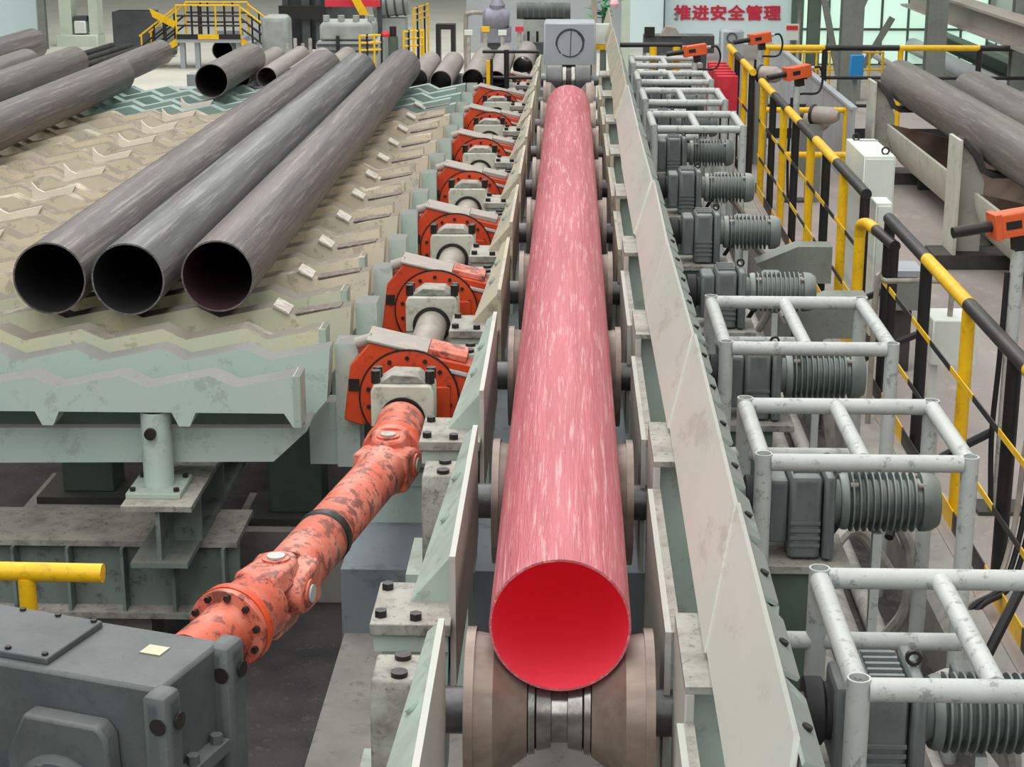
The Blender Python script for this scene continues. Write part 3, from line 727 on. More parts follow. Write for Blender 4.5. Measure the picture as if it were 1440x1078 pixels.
for k in range(0, 10):
    y = Y0 + PITCH * k
    place = ('inside the nearest white cage', 'inside the second white cage', 'inside the third white cage', 'uncaged, just behind the third white cage', 'uncaged, middle one of three without a cage', 'uncaged, farthest without a cage', 'inside the fourth white cage', 'inside the fifth white cage', 'inside the sixth white cage', 'inside the farthest white cage')[k]
    lab = 'grey finned geared motor %s' % place
    if k == 0: m0.location = (1.1, y, -.22); m0['label'] = lab
    else: dup(m0, None, (1.1, y, -.22), lab)

# white tube cages
def cage(y0, y1, k, x0=.735, x1=1.50, zt=1.0):
    t = thing('motor_cage', ((x0 + x1) / 2, (y0 + y1) / 2, -.22), 'chipped white tube cage over a geared motor, %s from the camera' % ORD[k], 'cage', 'white tube cages over the motors')
    r = .033
    for x, y in ((x0, y0), (x0, y1)):
        m = MB(); m.lathe([(0, r), (zt + .035 + .22, r), (zt + .035 + .22, r - .006), (zt - .05 + .22, r - .006)], (x, y, -.22), (0, 0, 1), 20, True, True); m.build('post', CAGE, t)
    for x, y in ((x1, y0), (x1, y1)):
        m = MB(); m.lathe([(0, r), (zt + .03 + .22, r), (zt + .03 + .22, r - .006), (zt - .05 + .22, r - .006)], (x, y, -.22), (0, 0, 1), 20, True, True); m.build('post', CAGE, t)
    for y in (y0, y1): MB().cyl((x0 + r * .8, y, zt), (x1 - r * .8, y, zt), r, n=20).build('cross_tube', CAGE, t)
    for x in (x0, x1): MB().cyl((x, y0 + r * .8, zt), (x, y1 - r * .8, zt), r, n=20).build('side_tube', CAGE, t)
    xm = x0 + (x1 - x0) * .49
    MB().cyl((xm, y0 + r * .8, zt), (xm, y1 - r * .8, zt), r * .95, n=20).build('middle_tube', CAGE, t)
    MB().cyl((x0 - .12, y1, .79), (xm + .08, y1, .79), r * .85, n=16).build('lower_tube', CAGE, t)
    return t
for i, (ya, yb_) in enumerate(((4.40, 5.19), (6.33, 7.07), (8.0, 8.93), (15.45, 16.45), (17.32, 18.32), (19.1, 20.0), (20.8, 21.7))):
    cage(ya, yb_, i, .79 if i == 0 else .735, 1.55 if i == 0 else 1.50)

# cables and hoses in the motor trench
def cable(name, pts, r, m, label, cat='cable', group=None):
    o = MB().tube(arcpts(pts), r, 8).build(name, m); return tag(o, label, cat, group)
for i, (x, lab) in enumerate(((1.0, 'dusty grey trench pipe under the motors, closest to the guard plate'), (1.12, 'dusty grey trench pipe under the motors, second from the guard plate'), (1.26, 'dusty grey trench pipe under the motors, third from the guard plate'), (1.40, 'dusty grey trench pipe under the motors, closest to the kerb'))):
    tag(MB().cyl((x, 2.4, -.17), (x + .02, 21.5, -.17), .045 if i % 2 else .055, n=14).build('trench_pipe', GREYC), lab, 'pipe', 'pipes in the motor trench')
for k in range(0, 6):
    y = Y0 + PITCH * k
    cable('flexible_conduit', [(1.20, y + .16, .72), (1.3, y + .35, .62), (1.44, y + .45, .4), (1.46, y + .5, .1), (1.40, y + .62, -.1)], .028, GREYC, 'dusty ribbed conduit curving down beside the %s motor from the camera' % ORD[k], 'conduit', 'conduits from the motors')
    cable('motor_cable', [(1.17, y + .13, .66), (1.12, y + .28, .56), (1.02, y + .4, .3), (.9, y + .5, -.05)], .014, RUB, 'black cable drooping from the terminal box of the %s motor from the camera' % ORD[k], 'cable', 'black motor cables')
for i, pts in enumerate(([(1.1, 5.45, -.12), (1.16, 5.6, .2), (1.3, 5.7, .42), (1.45, 5.85, .3), (1.5, 6.0, 0)], [(1.05, 5.9, -.15), (1.2, 5.75, .15), (1.35, 5.7, .25), (1.5, 5.6, .1)],
                         [(1.0, 7.3, -.1), (1.15, 7.4, .2), (1.3, 7.5, .3), (1.48, 7.55, .05)], [(1.05, 9.3, -.1), (1.1, 9.4, .3), (1.25, 9.5, .55), (1.42, 9.6, .4), (1.5, 9.65, .0)], [(1.0, 11.1, 0), (1.1, 11.2, .4), (1.25, 11.3, .6), (1.42, 11.35, .3)])):
    cable('braided_hose', pts, .03, GREYC, ('braided dusty hose looping up behind the nearest white cage', 'braided dusty hose lying low behind the nearest white cage', 'braided dusty hose between the second and third white cages', 'braided dusty hose behind the third white cage', 'braided dusty hose between the first two uncaged motors')[i], 'hose', 'braided hoses in the motor trench')
for i, (x1, y1) in enumerate(((1.94, 8.4), (1.94, 10.4), (1.94, 11.6))):
    cable('floor_cable', [(1.5, y1 - .6, .15), (1.62, y1 - .35, .3), (1.80, y1 - .1, .36), (x1 + .2, y1 + .25, .4)], .022, RUB, 'thick black cable arching over the kerb, %s from the camera' % ORD[i], 'cable', 'cables arching over the kerb')
for i, (x, y) in enumerate(((1.47, 10.75), (1.47, 12.3))):
    t = thing('cable_bracket_box', (1.5, y, -.22), 'grey bracket box against the kerb behind %s uncaged motor' % ('the first', 'the second')[i], 'bracket', 'bracket boxes by the kerb')
    m = MB(); m.prism([(1.32, .5), (1.60, .62), (1.84, .62), (1.84, .36), (1.60, .36), (1.46, .3)], 'y', y - .06, y + .14); m.build('hood', STEELG, t)
    MB().box(1.5, 1.58, y - .02, y + .1, -.22, .34).build('leg', STEELG, t)

for i in range(3):
    dx = .032 * i
    cable('post_cable', [(2.02 + dx, 7.42, 1.02), (1.985 + dx, 7.40, .7), (1.96 + dx, 7.38, .35), (1.88 + dx, 7.3, .12), (1.74 + dx, 7.2, .07), (1.62 + dx, 7.1, -.02)], .013, (SHAFTL, RUB, RUB)[i], '%s cable of the bundle hanging down the near black post at the right edge' % ('grey', 'middle black', 'outer black')[i], 'cable', 'cables on the near post')
cable('floor_cable', [(1.58, 6.35, .1), (1.72, 6.5, .3), (1.88, 6.75, .42), (2.1, 7.1, .46)], .022, RUB, 'thick black cable arching over the kerb at the lower right corner', 'cable', 'cables arching over the kerb')
# ------------------------------------------------------------------ railings
def rail_tube(t, p0, p1, r, m, name): return MB().cyl(p0, p1, r, n=16).build(name, m, t)
def railing(name, label, x, posts, tops, ztop=1.1, mids=(.74, .38), tail=None):
    ys_ = [p[0] for p in posts]
    t = thing(name, (x, (ys_[0] + ys_[-1]) / 2, 0), label, 'railing')
    for y, m in posts: rail_tube(t, (x, y, 0), (x, y, ztop - .02), .034, m, 'post')
    for a, b, m in tops: rail_tube(t, (x, a, ztop), (x, b, ztop), .036, m, 'top_rail')
    for zi, z in enumerate(mids):
        yy = min(ys_); j = zi
        while yy < max(ys_):
            y2 = min(yy + .52, max(ys_))
            MB().box(x - .042, x - .036, yy, y2, z - .016, z + .016).build('middle_bar', YEL if j % 2 else BLK, t)
            yy = y2; j += 1
    yy = min(ys_); j = 0
    while yy < max(ys_):
        y2 = min(yy + .7, max(ys_)); MB().box(x - .05, x - .044, yy, y2, .0, .10).build('toe_board', YEL if j % 2 == 0 else BLK, t); yy = y2; j += 1
    return t
railing('walkway_railing', 'near yellow and black tube railing along the right of the motors', 1.95,
        [(10.72, BLK), (9.55, BLK), (8.48, YEL), (7.55, BLK), (6.5, YEL), (5.5, BLK)],
        [(10.76, 9.55, BLK), (9.55, 8.48, YEL), (8.48, 7.3, BLK), (7.3, 6.1, YEL), (6.1, 5.0, BLK)])
railing('walkway_railing', 'far yellow and black tube railing beside the pale cabinets', 1.95,
        [(11.66, BLK), (12.6, YEL), (13.5, BLK), (14.4, YEL), (15.4, BLK), (16.3, YEL), (17.2, BLK), (18.1, YEL)],
        [(11.62, 12.95, BLK), (12.95, 14.1, YEL), (14.1, 15.1, BLK), (15.1, 16.0, YEL), (16.0, 17.1, BLK), (17.1, 18.3, YEL)])
railing('walkway_railing', 'short farthest yellow and black railing beside the orange sensors', 1.90,
        [(18.8, BLK), (19.6, YEL), (20.5, BLK), (21.3, YEL)],
        [(18.7, 19.8, YEL), (19.8, 20.6, BLK), (20.6, 21.6, YEL)], ztop=1.15)
g = thing('gate_rail', (1.93, 11.2, 0), 'low yellow bent rail bridging the gap between the two tube railings', 'handrail')
rail_tube(g, (1.86, 11.25, 0), (1.86, 11.25, .94), .036, YEL, 'post')
MB().tube(arcpts([(1.86, 11.25, .9), (1.86, 11.22, .97), (1.88, 11.1, 1.0), (1.9, 10.9, 1.0)]), .037, 14).build('bend', YEL, g)
rail_tube(g, (1.9, 10.92, 1.0), (1.93, 10.4, 1.0), .034, BLK, 'rail')
rail_tube(g, (1.93, 10.42, 0), (1.93, 10.42, 1.0), .03, BLK, 'post')
# cross railing at the far end
t = thing('cross_railing', (4.3, 22.1, 0), 'yellow and black railing crossing behind the right pipe rack', 'railing')
for a, b, m in ((2.36, 3.1, YEL), (3.1, 4.0, BLK), (4.0, 4.97, YEL), (4.97, 6.6, BLK)): rail_tube(t, (a, 22.05, 1.1), (b, 22.05, 1.1), .036, m, 'top_rail')
for x, m in ((2.4, YEL), (3.1, BLK), (4.02, YEL), (4.97, BLK), (6.0, YEL)): rail_tube(t, (x, 22.05, 0), (x, 22.05, 1.09), .034, m, 'post')
for z in (.74, .40): rail_tube(t, (2.4, 22.05, z), (6.6, 22.05, z), .022, BLK, 'middle_bar')
MB().box(2.4, 6.6, 22.04, 22.06, 0, .12).build('toe_board', BLK, t)
t = thing('low_barrier', (2.6, 18.8, 0), 'low yellow cross bar between the far railing and the grey chute', 'barrier')
rail_tube(t, (2.0, 18.8, .75), (2.9, 18.8, .75), .03, YEL, 'bar'); rail_tube(t, (2.9, 18.8, 0), (2.9, 18.8, .75), .03, YEL, 'post')
rail_tube(t, (2.0, 17.0, .55), (2.7, 17.0, .55), .03, YEL, 'bar'); rail_tube(t, (2.7, 17.0, 0), (2.7, 17.0, .55), .03, YEL, 'post')
# black cross rail left of the stop block and a yellow post
t = thing('end_barrier', (-.6, 19.55, .2), 'black barrier frame left of the stop block at the conveyor end', 'barrier')
for z in (1.28, 1.0): rail_tube(t, (-.95, 19.5, z), (-.34, 19.5, z), .018, BLK, 'bar')
rail_tube(t, (-.69, 19.5, .2), (-.69, 19.5, 1.3), .028, BLK, 'post')
t = thing('bollard_plate', (-.86, 19.4, .2), 'yellow and black upright bar beyond the farthest red arm', 'upright bar')
MB().box(-.90, -.86, 19.3, 19.36, .2, 1.2).build('yellow_bar', YEL, t); MB().box(-.858, -.83, 19.3, 19.36, .2, 1.22).build('black_bar', BLK, t)
t = thing('far_barrier', (1.0, 21.5, 0), 'black and yellow rail across the far end of the motor row', 'barrier')
rail_tube(t, (.6, 21.8, 1.15), (1.35, 21.8, 1.15), .03, BLK, 'bar')
for x, y in ((1.0, 21.78), (1.28, 21.78)): rail_tube(t, (x, y, -.22), (x, y, 1.13), .045, YEL, 'post')

# ------------------------------------------------------------------ orange sensors
def sensor(loc, rz, label, post=None, base=0.0, sc=1.0):
    t = thing('optical_sensor', (0, 0, 0), label, 'sensor', 'orange optical sensors')
    c = MB().box(-.13 * sc, .13 * sc, -.055 * sc, .055 * sc, -.06 * sc, .06 * sc, .008).build('case', SENS, t, bevel=.004)
    MB().box(-.08 * sc, .0, -.0565 * sc, -.0555 * sc, -.02 * sc, .02 * sc).build('rating_plate', RUB, c)
    MB().box(-.135 * sc, -.10 * sc, -.06 * sc, .06 * sc, -.064 * sc, .064 * sc).build('front_lid', SENS, t, bevel=.003)
    MB().cyl((-.33 * sc, 0, .0), (-.13 * sc, 0, .0), .028 * sc, n=16).build('sight_tube', BLK, t)
    MB().box(-.03 * sc, .05 * sc, -.03 * sc, .03 * sc, -.14 * sc, -.06 * sc).build('bracket', BLK, t)
    MB().cyl((.13 * sc, 0, .01), (.18 * sc, 0, .01), .018 * sc, n=12).build('plug', CAGE, t)
    MB().tube(arcpts([(.17 * sc, 0, .01), (.25 * sc, 0, .0), (.28 * sc, .02, -.12 * sc), (.2 * sc, .0, -.24 * sc), (.0, .0, -.22 * sc), (-.05 * sc, 0, -.3 * sc)]), .012 * sc, 8).build('cable', RUB, t)
    t.location = loc; t.rotation_euler = (0, math.radians(-8), math.radians(rz))
    if post:
        p = thing('sensor_stand', (post[0], post[1], base), 'pale post carrying %s' % label.replace('orange optical sensor', 'the orange sensor'), 'stand', 'sensor stands')
        rail_tube(p, (post[0], post[1], base), (post[0], post[1], loc[2] - .14 * sc), .034, CAGE, 'pole')
        MB().box(post[0] - .12, post[0] + .12, post[1] - .1, post[1] + .1, base, base + .02).build('base_plate', SKID, p)
        MB().tube(arcpts([(post[0] - .045, post[1], loc[2] - .25), (post[0] - .05, post[1], .8), (post[0] - .06, post[1], .4), (post[0] - .05, post[1] - .05, .03)]), .014, 8).build('clipped_cable', RUB, p)
    return t
sensor((2.185, 8.62, 1.485), 10, 'orange optical sensor at the right edge with a long black sight tube', (2.2, 8.62))
sensor((2.22, 17.6, 1.27), 22, 'orange optical sensor over the far railing, in front of the grey chute', (2.22, 17.6))
sensor((2.24, 21.4, 1.27), 15, 'orange optical sensor at the start of the cross railing', (2.24, 21.4))
sensor((1.41, 20.4, 1.22), 5, 'orange optical sensor above the far end of the motor cages', (1.41, 20.4), -.22)

# ------------------------------------------------------------------ cabinets on the walkway
def cabinet(x0, x1, y0, y1, h, label, eyes):
    t = thing('control_cabinet', ((x0 + x1) / 2, (y0 + y1) / 2, 0), label, 'cabinet', 'pale control cabinets')
    MB().box(x0, x1, y0, y1, .08, h, .006).build('body', CAB, t)
    d = MB().box(x0 + .012, x1 - .012, y0 - .018, y0 - .001, .1, h - .02).build('door', CAB, t, bevel=.003)
    MB().box(x1 - .05, x1 - .035, y0 - .03, y0 - .019, h * .5, h * .5 + .12).build('handle', RUB, d)
    MB().box(x0 + .01, x1 - .01, y0 + .01, y1 - .01, 0, .079).build('plinth', SKID, t)
    if eyes:
        for ex, ey in ((x0 + .06, y1 - .1), (x1 - .06, y0 + .08)): MB().ring((ex, ey, h + .025), (ex, ey + .01, h + .025), .03, .019, 16).build('lifting_eye', BOLT, t)
        MB().box(x0 + .08, x0 + .22, y1 - .14, y1 - .1, h, h + .006).build('lid_seam', SHEET, t)
cabinet(2.09, 2.31, 12.62, 13.5, 1.2, 'tall pale control cabinet with lifting eyes beside the far railing', True)
cabinet(2.06, 2.17, 11.86, 12.1, 1.0, 'small narrow pale cabinet in front of the tall one', False)
t = thing('steel_bracket_frame', (2.25, 10.4, 0), 'low grey box with a bent pipe handle beyond the near railing', 'junction box')
MB().box(2.06, 2.32, 9.8, 10.1, .44, .70, .008).build('box', CAB, t); MB().box(2.07, 2.12, 9.9, 10.0, 0, .44).build('leg', CAB, t)
MB().tube(arcpts([(2.17, 9.9, .70), (2.17, 9.9, .86), (2.13, 9.9, .90), (1.80, 9.9, .90), (1.75, 9.9, .88), (1.74, 9.9, .06)], 5), .016, 8).build('bent_pipe', SHAFTL, t)
t = thing('low_stool_box', (2.45, 11.2, 0), 'low dark grey box standing on the floor behind the railing gap', 'box')
MB().box(2.08, 2.26, 11.2, 11.5, .42, .62, .008).build('body', STEELG, t); MB().box(2.07, 2.27, 11.19, 11.51, .64, .68).build('lid', SHEET, t); MB().box(2.12, 2.22, 11.25, 11.45, 0, .42).build('foot', SKID, t)

# ------------------------------------------------------------------ pipe rack on the right
pipe('rack_pipe', 3.56, 1.0, 9.5, 19.5, .205, .01, PIPER, BORE, 'thick dark pipe on the right rack, nearer the railing', 'pipes on the right rack', 56, 4)
pipe('rack_pipe', 4.10, 1.0, 9.5, 18.4, .205, .01, PIPER, BORE, 'thick dark pipe on the right rack, behind the nearer one', 'pipes on the right rack', 56, 4)
rk = thing('pipe_rack', (3.6, 15, 0), 'pale steel rack with stanchion plates and curved trough under two thick pipes', 'rack')
for y in (10.4, 14.4, 18.6):
    MB().box(3.14, 3.17, y, y + .42, .12, 1.06).build('stanchion_flange', RACK, rk, bevel=.003)
    m = MB(); m.prism([(3.171, .12), (3.40, .12), (3.40, .70), (3.36, .80), (3.30, .9), (3.22, 1.02), (3.171, 1.06)], 'y', y + .18, y + .22); m.build('stanchion_web', RACK, rk)
    m = MB(); m.prism([(3.18, 1.04), (3.2, 1.07), (3.34, .93), (3.40, .80), (3.5, .775), (4.2, .775), (4.2, .74), (3.44, .74), (3.36, .78), (3.30, .9)], 'y', y + .1, y + .3); m.build('cradle', SKID, rk)
    MB().box(3.0, 4.6, y + .0, y + .42, .0, .12).build('skid', SKID, rk)
    MB().box(4.36, 4.40, y, y + .42, .12, 1.0).build('stanchion_flange', RACK, rk)
prof = [(3.80 + .58 * math.cos(w), .86 + .58 * math.sin(w)) for w in [PI + PI * i / 14 * .86 for i in range(15)]]
prof2 = [(3.80 + .55 * math.cos(w), .86 + .55 * math.sin(w)) for w in [PI + PI * i / 14 * .86 for i in range(15)]]
for y0, y1 in ((10.85, 14.38), (14.85, 18.58)):
    m = MB(); n = len(prof)
    for yy in (y0, y1):
        pass
    vs = [(p[0] * 1.0 + .06, y0, p[1] - .22) for p in prof] + [(p[0] + .06, y1, p[1] - .22) for p in prof]
    fs = [(i, i + 1, n + i + 1, n + i) for i in range(n - 1)]
    m.add(vs, fs); m.cur = 1
    vi = [(p[0] + .06, y0, p[1] - .22) for p in prof2] + [(p[0] + .06, y1, p[1] - .22) for p in prof2]
    m.add(vi, fs); m.cur = 0
    q = len(m.v)
    m.add([(vs[i][0], yy, vs[i][2]) for yy in (y0,) for i in range(n)] + [(vi[i][0], y0, vi[i][2]) for i in range(n)], [(i, i + 1, n + i + 1, n + i) for i in range(n - 1)])
    m.add([(vs[i][0], y1, vs[i][2]) for i in range(n)] + [(vi[i][0], y1, vi[i][2]) for i in range(n)], [(i, i + 1, n + i + 1, n + i) for i in range(n - 1)])
    m.add([vs[0], vs[n], vi[n], vi[0]], [(0, 1, 2, 3)])
    m.build('trough', [RACK, TROUGH], rk)
    m = MB(); m.prism([(p[0] + .06, p[1] - .22) for p in prof2], 'y', y1 - .05, y1 - .02); m.build('trough_end', TROUGH, rk)
    for yy in (y0 + .2, y1 - .3): MB().box(3.6, 4.1, yy, yy + .1, .0, .09).build('trough_foot', SKID, rk)

# grey sheet chute and machines beyond the far railing
t = thing('sheet_chute', (2.9, 22, 0), 'long grey sheet metal chute wall beyond the far railing', 'chute')
yy = 18.4
while yy < 26:
    MB().box(2.9, 2.93, yy, yy + 1.05, 0, .80).build('sheet', SHEET, t); yy += 1.08
MB().box(2.88, 2.95, 18.4, 26, .801, .83).build('top_edge', SHEET, t)
for i, (x, y, z, r) in enumerate(((2.08, 20.0, 1.0, .09), (2.36, 17.6, .86, .085), (2.5, 19.2, .6, .12))):
    t = thing('small_motor', (x, y, 0), 'small pale round motor behind the far railing, %s' % ('farthest', 'nearest', 'lowest')[i], 'motor', 'small motors behind the far railing')
    MB().lathe([(0, r * .5), (.02, r), (.22, r), (.24, r * .9), (.3, r * .5)], (x, y, z), (.8, -.5, 0), 22).build('body', PADST, t)
    MB().lathe([(.02, r * 1.15), (.05, r * 1.15)], (x, y, z), (.8, -.5, 0), 22).build('flange', BLK, t)
    MB().box(x - .02, x + .12, y - .08, y + .04, 0, z - r).build('stand', STEELG, t)
t = thing('ribbed_box', (1.62, 19.4, 0), 'red ribbed cover standing at the kerb beyond the far cages', 'cover')
for j in range(6): MB().box(1.62, 1.84, 19.7 + j * .3, 19.82 + j * .3, .55, 1.0).build('rib', REDB, t)
MB().box(1.64, 1.82, 19.74, 21.3, .55, .95).build('body', REDB, t); MB().box(1.66, 1.8, 19.9, 21.2, .06, .55).build('stand', SKID, t)
t = thing('machine_guard_box', (2.14, 24, 0), 'grey guard box with a dark round opening below the sign', 'machine')
MB().box(2.0, 2.3, 24, 24.4, 0, 1.15, .03).build('housing', SHEET, t); MB().ring((2.14, 23.995, 1.05), (2.14, 23.98, 1.05), .07, .055, 24).build('round_rim', MARK, t)
t = thing('dark_bench_machine', (1.45, 24.6, 0), 'low dark machine bed below the red lettering', 'machine')
MB().box(1.0, 1.95, 24.5, 24.9, .8, 1.03).build('bed', DARKM, t); MB().box(1.1, 1.2, 24.5, 24.9, 0, .8).build('leg', DARKM, t); MB().box(1.75, 1.85, 24.5, 24.9, 0, .8).build('leg', DARKM, t)
m = MB(); m.prism([(1.22, 1.031), (1.5, 1.031), (1.42, 1.14), (1.3, 1.16)], 'y', 24.45, 24.7); m.build('hood', PADST, t)
MB().box(1.0, 1.14, 24.45, 24.5, 1.031, 1.15).build('glass_frame', BLK, t)

# sign board
sg = thing('sign_board', (2.72, 31.5, 0), 'pale blue board with red Chinese characters at the far end', 'sign')
MB().box(1.64, 3.85, 31.5, 31.56, .30, 2.2).build('board', WALLW, sg)
for x in (1.8, 3.6): MB().box(x, x + .06, 31.57, 31.63, 0, 2.2).build('leg', STEELG, sg)
MB().box(3.82, 3.92, 31.44, 31.56, 0, 2.4).build('side_post', STEELD, sg)
cu = bpy.data.curves.new('lettering', 'FONT'); cu.body = '推进安全管理'; cu.size = .29; cu.extrude = .006; cu.space_character = 1.08; cu.offset = .002
tmp = bpy.data.objects.new('lettering_tmp', cu); COL.objects.link(tmp)
bpy.context.view_layer.update()
me = bpy.data.meshes.new_from_object(tmp.evaluated_get(bpy.context.evaluated_depsgraph_get()))
bpy.data.objects.remove(tmp)
if len(me.vertices):
    xs = [v.co.x for v in me.vertices]; yy = [v.co.y for v in me.vertices]
    w = max(xs) - min(xs); h = max(yy) - min(yy)
    for v in me.vertices:
        v.co = ((v.co.x - min(xs)) / w * 1.83 + 1.80 - 2.72, -.012 - v.co.z, (v.co.y - min(yy)) / h * .25 + .715)
nv = len(me.vertices); vv = [tuple(v.co) for v in me.vertices]; pp = [tuple(p.vertices) for p in me.polygons]
V2 = []; P2 = []
for q, (ox, oz) in enumerate(((0, 0), (.010, 0), (-.010, 0), (0, .007), (0, -.007))):
    V2 += [(a + ox, b - .0004 * q, c + oz) for a, b, c in vv]; P2 += [tuple(i + nv * q for i in p) for p in pp]
me = bpy.data.meshes.new('lettering'); me.from_pydata(V2, [], P2)
me.materials.append(REDT)
lo = bpy.data.objects.new('lettering', me); COL.objects.link(lo); lo.parent = sg; lo['label'] = 'bold red Chinese characters'
t = thing('panel_screen', (1.3, 31, 0), 'pale grey-blue flat panel left of the sign board', 'panel')
MB().box(1.0, 1.60, 31, 31.06, .28, 2.2).build('sheet', WALLW, t); MB().box(1.25, 1.31, 31.07, 31.12, 0, 2.2).build('leg', STEELG, t); MB().cyl((1.6, 30.98, .3), (1.6, 30.98, 2.2), .012, n=8).build('edge_cable', MARK, t)
tag(MB().box(.76, .89, 27, 27.12, 0, 2.0).build('pale_post', PALEM), 'narrow pale upright post left of the flat panel', 'post')
t = thing('notice_stand', (.4, 23, 0), 'small white and yellow notice box right of the stop block', 'box')
MB().box(.32, .5, 23, 23.15, 1.05, 1.3).build('white_box', CAB, t); MB().box(.32, .5, 22.99, 23.16, .98, 1.045).build('yellow_base', YEL, t); MB().box(.38, .44, 23.03, 23.1, 0, .98).build('leg', STEELG, t)
t = thing('green_bundle', (.5, 26, 0), 'shiny green leafy bundle with a pale pink ball near the top edge', 'plant')
for j in range(46):
    a = random.uniform(0, 2 * PI); rr = random.uniform(.03, .26); zc = 1.31 + random.uniform(-.15, .25)
    p = Vector((.48 + rr * math.cos(a), 26 + rr * math.sin(a) * .6, zc)); d1 = Vector((math.cos(a), math.sin(a), random.uniform(-.4, .6))).normalized() * .1; d2 = Vector((-math.sin(a), math.cos(a), random.uniform(-.3, .3))).normalized() * .035
    m = MB(); m.add([p - d1, p + d2, p + d1, p - d2, p + Vector((0, 0, .012))], [(0, 1, 4), (1, 2, 4), (2, 3, 4), (3, 0, 4), (3, 2, 1, 0)]); m.build('leaf', LEAF, t)
MB().lathe([(-.07, .02), (-.05, .05), (0, .07), (.05, .05), (.07, .02)], (.62, 25.75, 1.37), (0, 0, 1), 14).build('pink_ball', PINK, t)
MB().cyl((.48, 26, 0), (.48, 26, 1.3), .05, .03, n=10).build('stem', STEELD, t)
MB().box(.3, .38, 25.9, 26.1, 0, 1.5).build('frame_post', PADST, t)

# ------------------------------------------------------------------ right wall: windows, columns, girders
def window(n, x0, x1, y0, y1, z0, z1, cols, rows):
    t = bpy.data.objects.new('window_%d' % n, None); COL.objects.link(t); t.location = ((x0 + x1) / 2, (y0 + y1) / 2, z0); t['kind'] = 'structure'
    along_x = (x1 - x0) > (y1 - y0)
    for c in range(cols):
        for r in range(rows):
            if along_x:
                a = x0 + (x1 - x0) * c / cols + .02; b = x0 + (x1 - x0) * (c + 1) / cols - .02
                MB().box(a, b, y0 + .02, y0 + .03, z0 + (z1 - z0) * r / rows + .02, z0 + (z1 - z0) * (r + 1) / rows - .02).build('pane', GLASSW, t)
            else:
                a = y0 + (y1 - y0) * c / cols + .03; b = y0 + (y1 - y0) * (c + 1) / cols - .03
                MB().box(x0 + .02, x0 + .03, a, b, z0 + (z1 - z0) * r / rows + .02, z0 + (z1 - z0) * (r + 1) / rows - .02).build('pane', GLASSW, t)
    for c in range(cols + 1):
        if along_x: a = x0 + (x1 - x0) * c / cols; MB().box(a - .02, a + .02, y0, y0 + .06, z0, z1).build('mullion', STEELD, t)
        else: a = y0 + (y1 - y0) * c / cols; MB().box(x0, x0 + .06, a - .03, a + .03, z0, z1).build('mullion', STEELD, t)
    for r in range(rows + 1):
        z = z0 + (z1 - z0) * r / rows
        if along_x: MB().box(x0, x1, y0 - .01, y0 + .05, z - .02, z + .02).build('transom', STEELD, t)
        else: MB().box(x0 - .01, x0 + .05, y0, y1, z - .02, z + .02).build('transom', STEELD, t)
window(1, 3.95, 7.1, 31.0, 31.06, 0.0, 2.4, 7, 4)
window(2, 7.12, 7.18, 34.0, 40.0, .40, .95, 5, 1)
window(3, 7.12, 7.18, 29.6, 33.0, .38, .95, 4, 1)
window(4, 7.12, 7.18, 25.0, 28.9, .40, 1.1, 4, 1)
window(5, 7.12, 7.18, 21.0, 24.4, .40, 1.1, 4, 1)
def steel(name, p0, p1, w, m, label, cat):
    p0, p1 = Vector(p0), Vector(p1); d = (p1 - p0).normalized(); s = d.cross(Vector((0, 1, 0)) if abs(d.y) < .8 else Vector((0, 0, 1))).normalized(); q = d.cross(s)
    t = thing(name, (p0 + p1) / 2 if False else p0, label, cat)
    def slab(a0, a1, b0, b1, nm):
        m_ = MB(); vs = []
        for P in (p0, p1):
            for a, b in ((a0, b0), (a1, b0), (a1, b1), (a0, b1)): vs.append(P + s * a + q * b)
        m_.hexa(vs); m_.build(nm, m, t)
    slab(-w, w, -w, -w * .8, 'flange'); slab(-w, w, w * .8, w, 'flange'); slab(-w * .12, w * .12, -w * .8, w * .8, 'web')
    return t
steel('steel_stanchion', (3.96, 29.6, 0), (3.96, 29.6, 2.4), .10, STEELD, 'dark green steel stanchion right of the sign board', 'stanchion')
steel('steel_stanchion', (4.02, 26.0, 0), (4.02, 26.0, 2.4), .15, STEELG, 'grey steel stanchion behind the blue box', 'stanchion')
steel('steel_stanchion', (5.02, 25.0, 0), (5.02, 25.0, 2.4), .13, STEELG, 'wide grey steel stanchion behind the end of the nearer rack pipe', 'stanchion')
steel('steel_stanchion', (5.75, 23.3, 0), (5.75, 23.3, 2.4), .10, STEELG, 'grey steel stanchion at the right above the rack pipes', 'stanchion')
steel('diagonal_brace', (3.72, 27.2, 1.6), (4.05, 27.2, .2), .045, STEELG, 'diagonal steel brace leaning right beside the dark green stanchion', 'brace')
steel('diagonal_brace', (4.5, 27.3, 1.6), (4.05, 27.3, .5), .045, STEELG, 'diagonal steel brace leaning left towards the grey stanchion', 'brace')
steel('diagonal_brace', (5.0, 28.3, 1.0), (4.45, 28.3, .0), .045, STEELG, 'diagonal steel brace low behind the blue box', 'brace')
steel('wall_girder', (6.2, 38, .49), (6.2, 21.5, .49), .11, STEELD, 'long dark green girder running along the windows at the right', 'girder')
tag(MB().cyl((5.85, 37, .32), (5.85, 21.5, .34), .13, n=20).build('silver_duct', SHEET), 'dusty silver duct running under the dark green girder', 'duct')
steel('crane_girder', (5.5, 29.5, 1.27), (5.5, 20, 1.27), .17, PADST, 'pale brownish crane girder at the top right', 'girder')
tag(MB().cyl((5.0, 36, .28), (5.0, 21.5, .28), .05, n=14).build('thin_pipe', SHAFTL), 'thin dusty pipe below the silver duct', 'pipe')
t = thing('blue_box', (3.9, 24.6, 0), 'bright blue wall box on a thin post behind the cross railing', 'box')
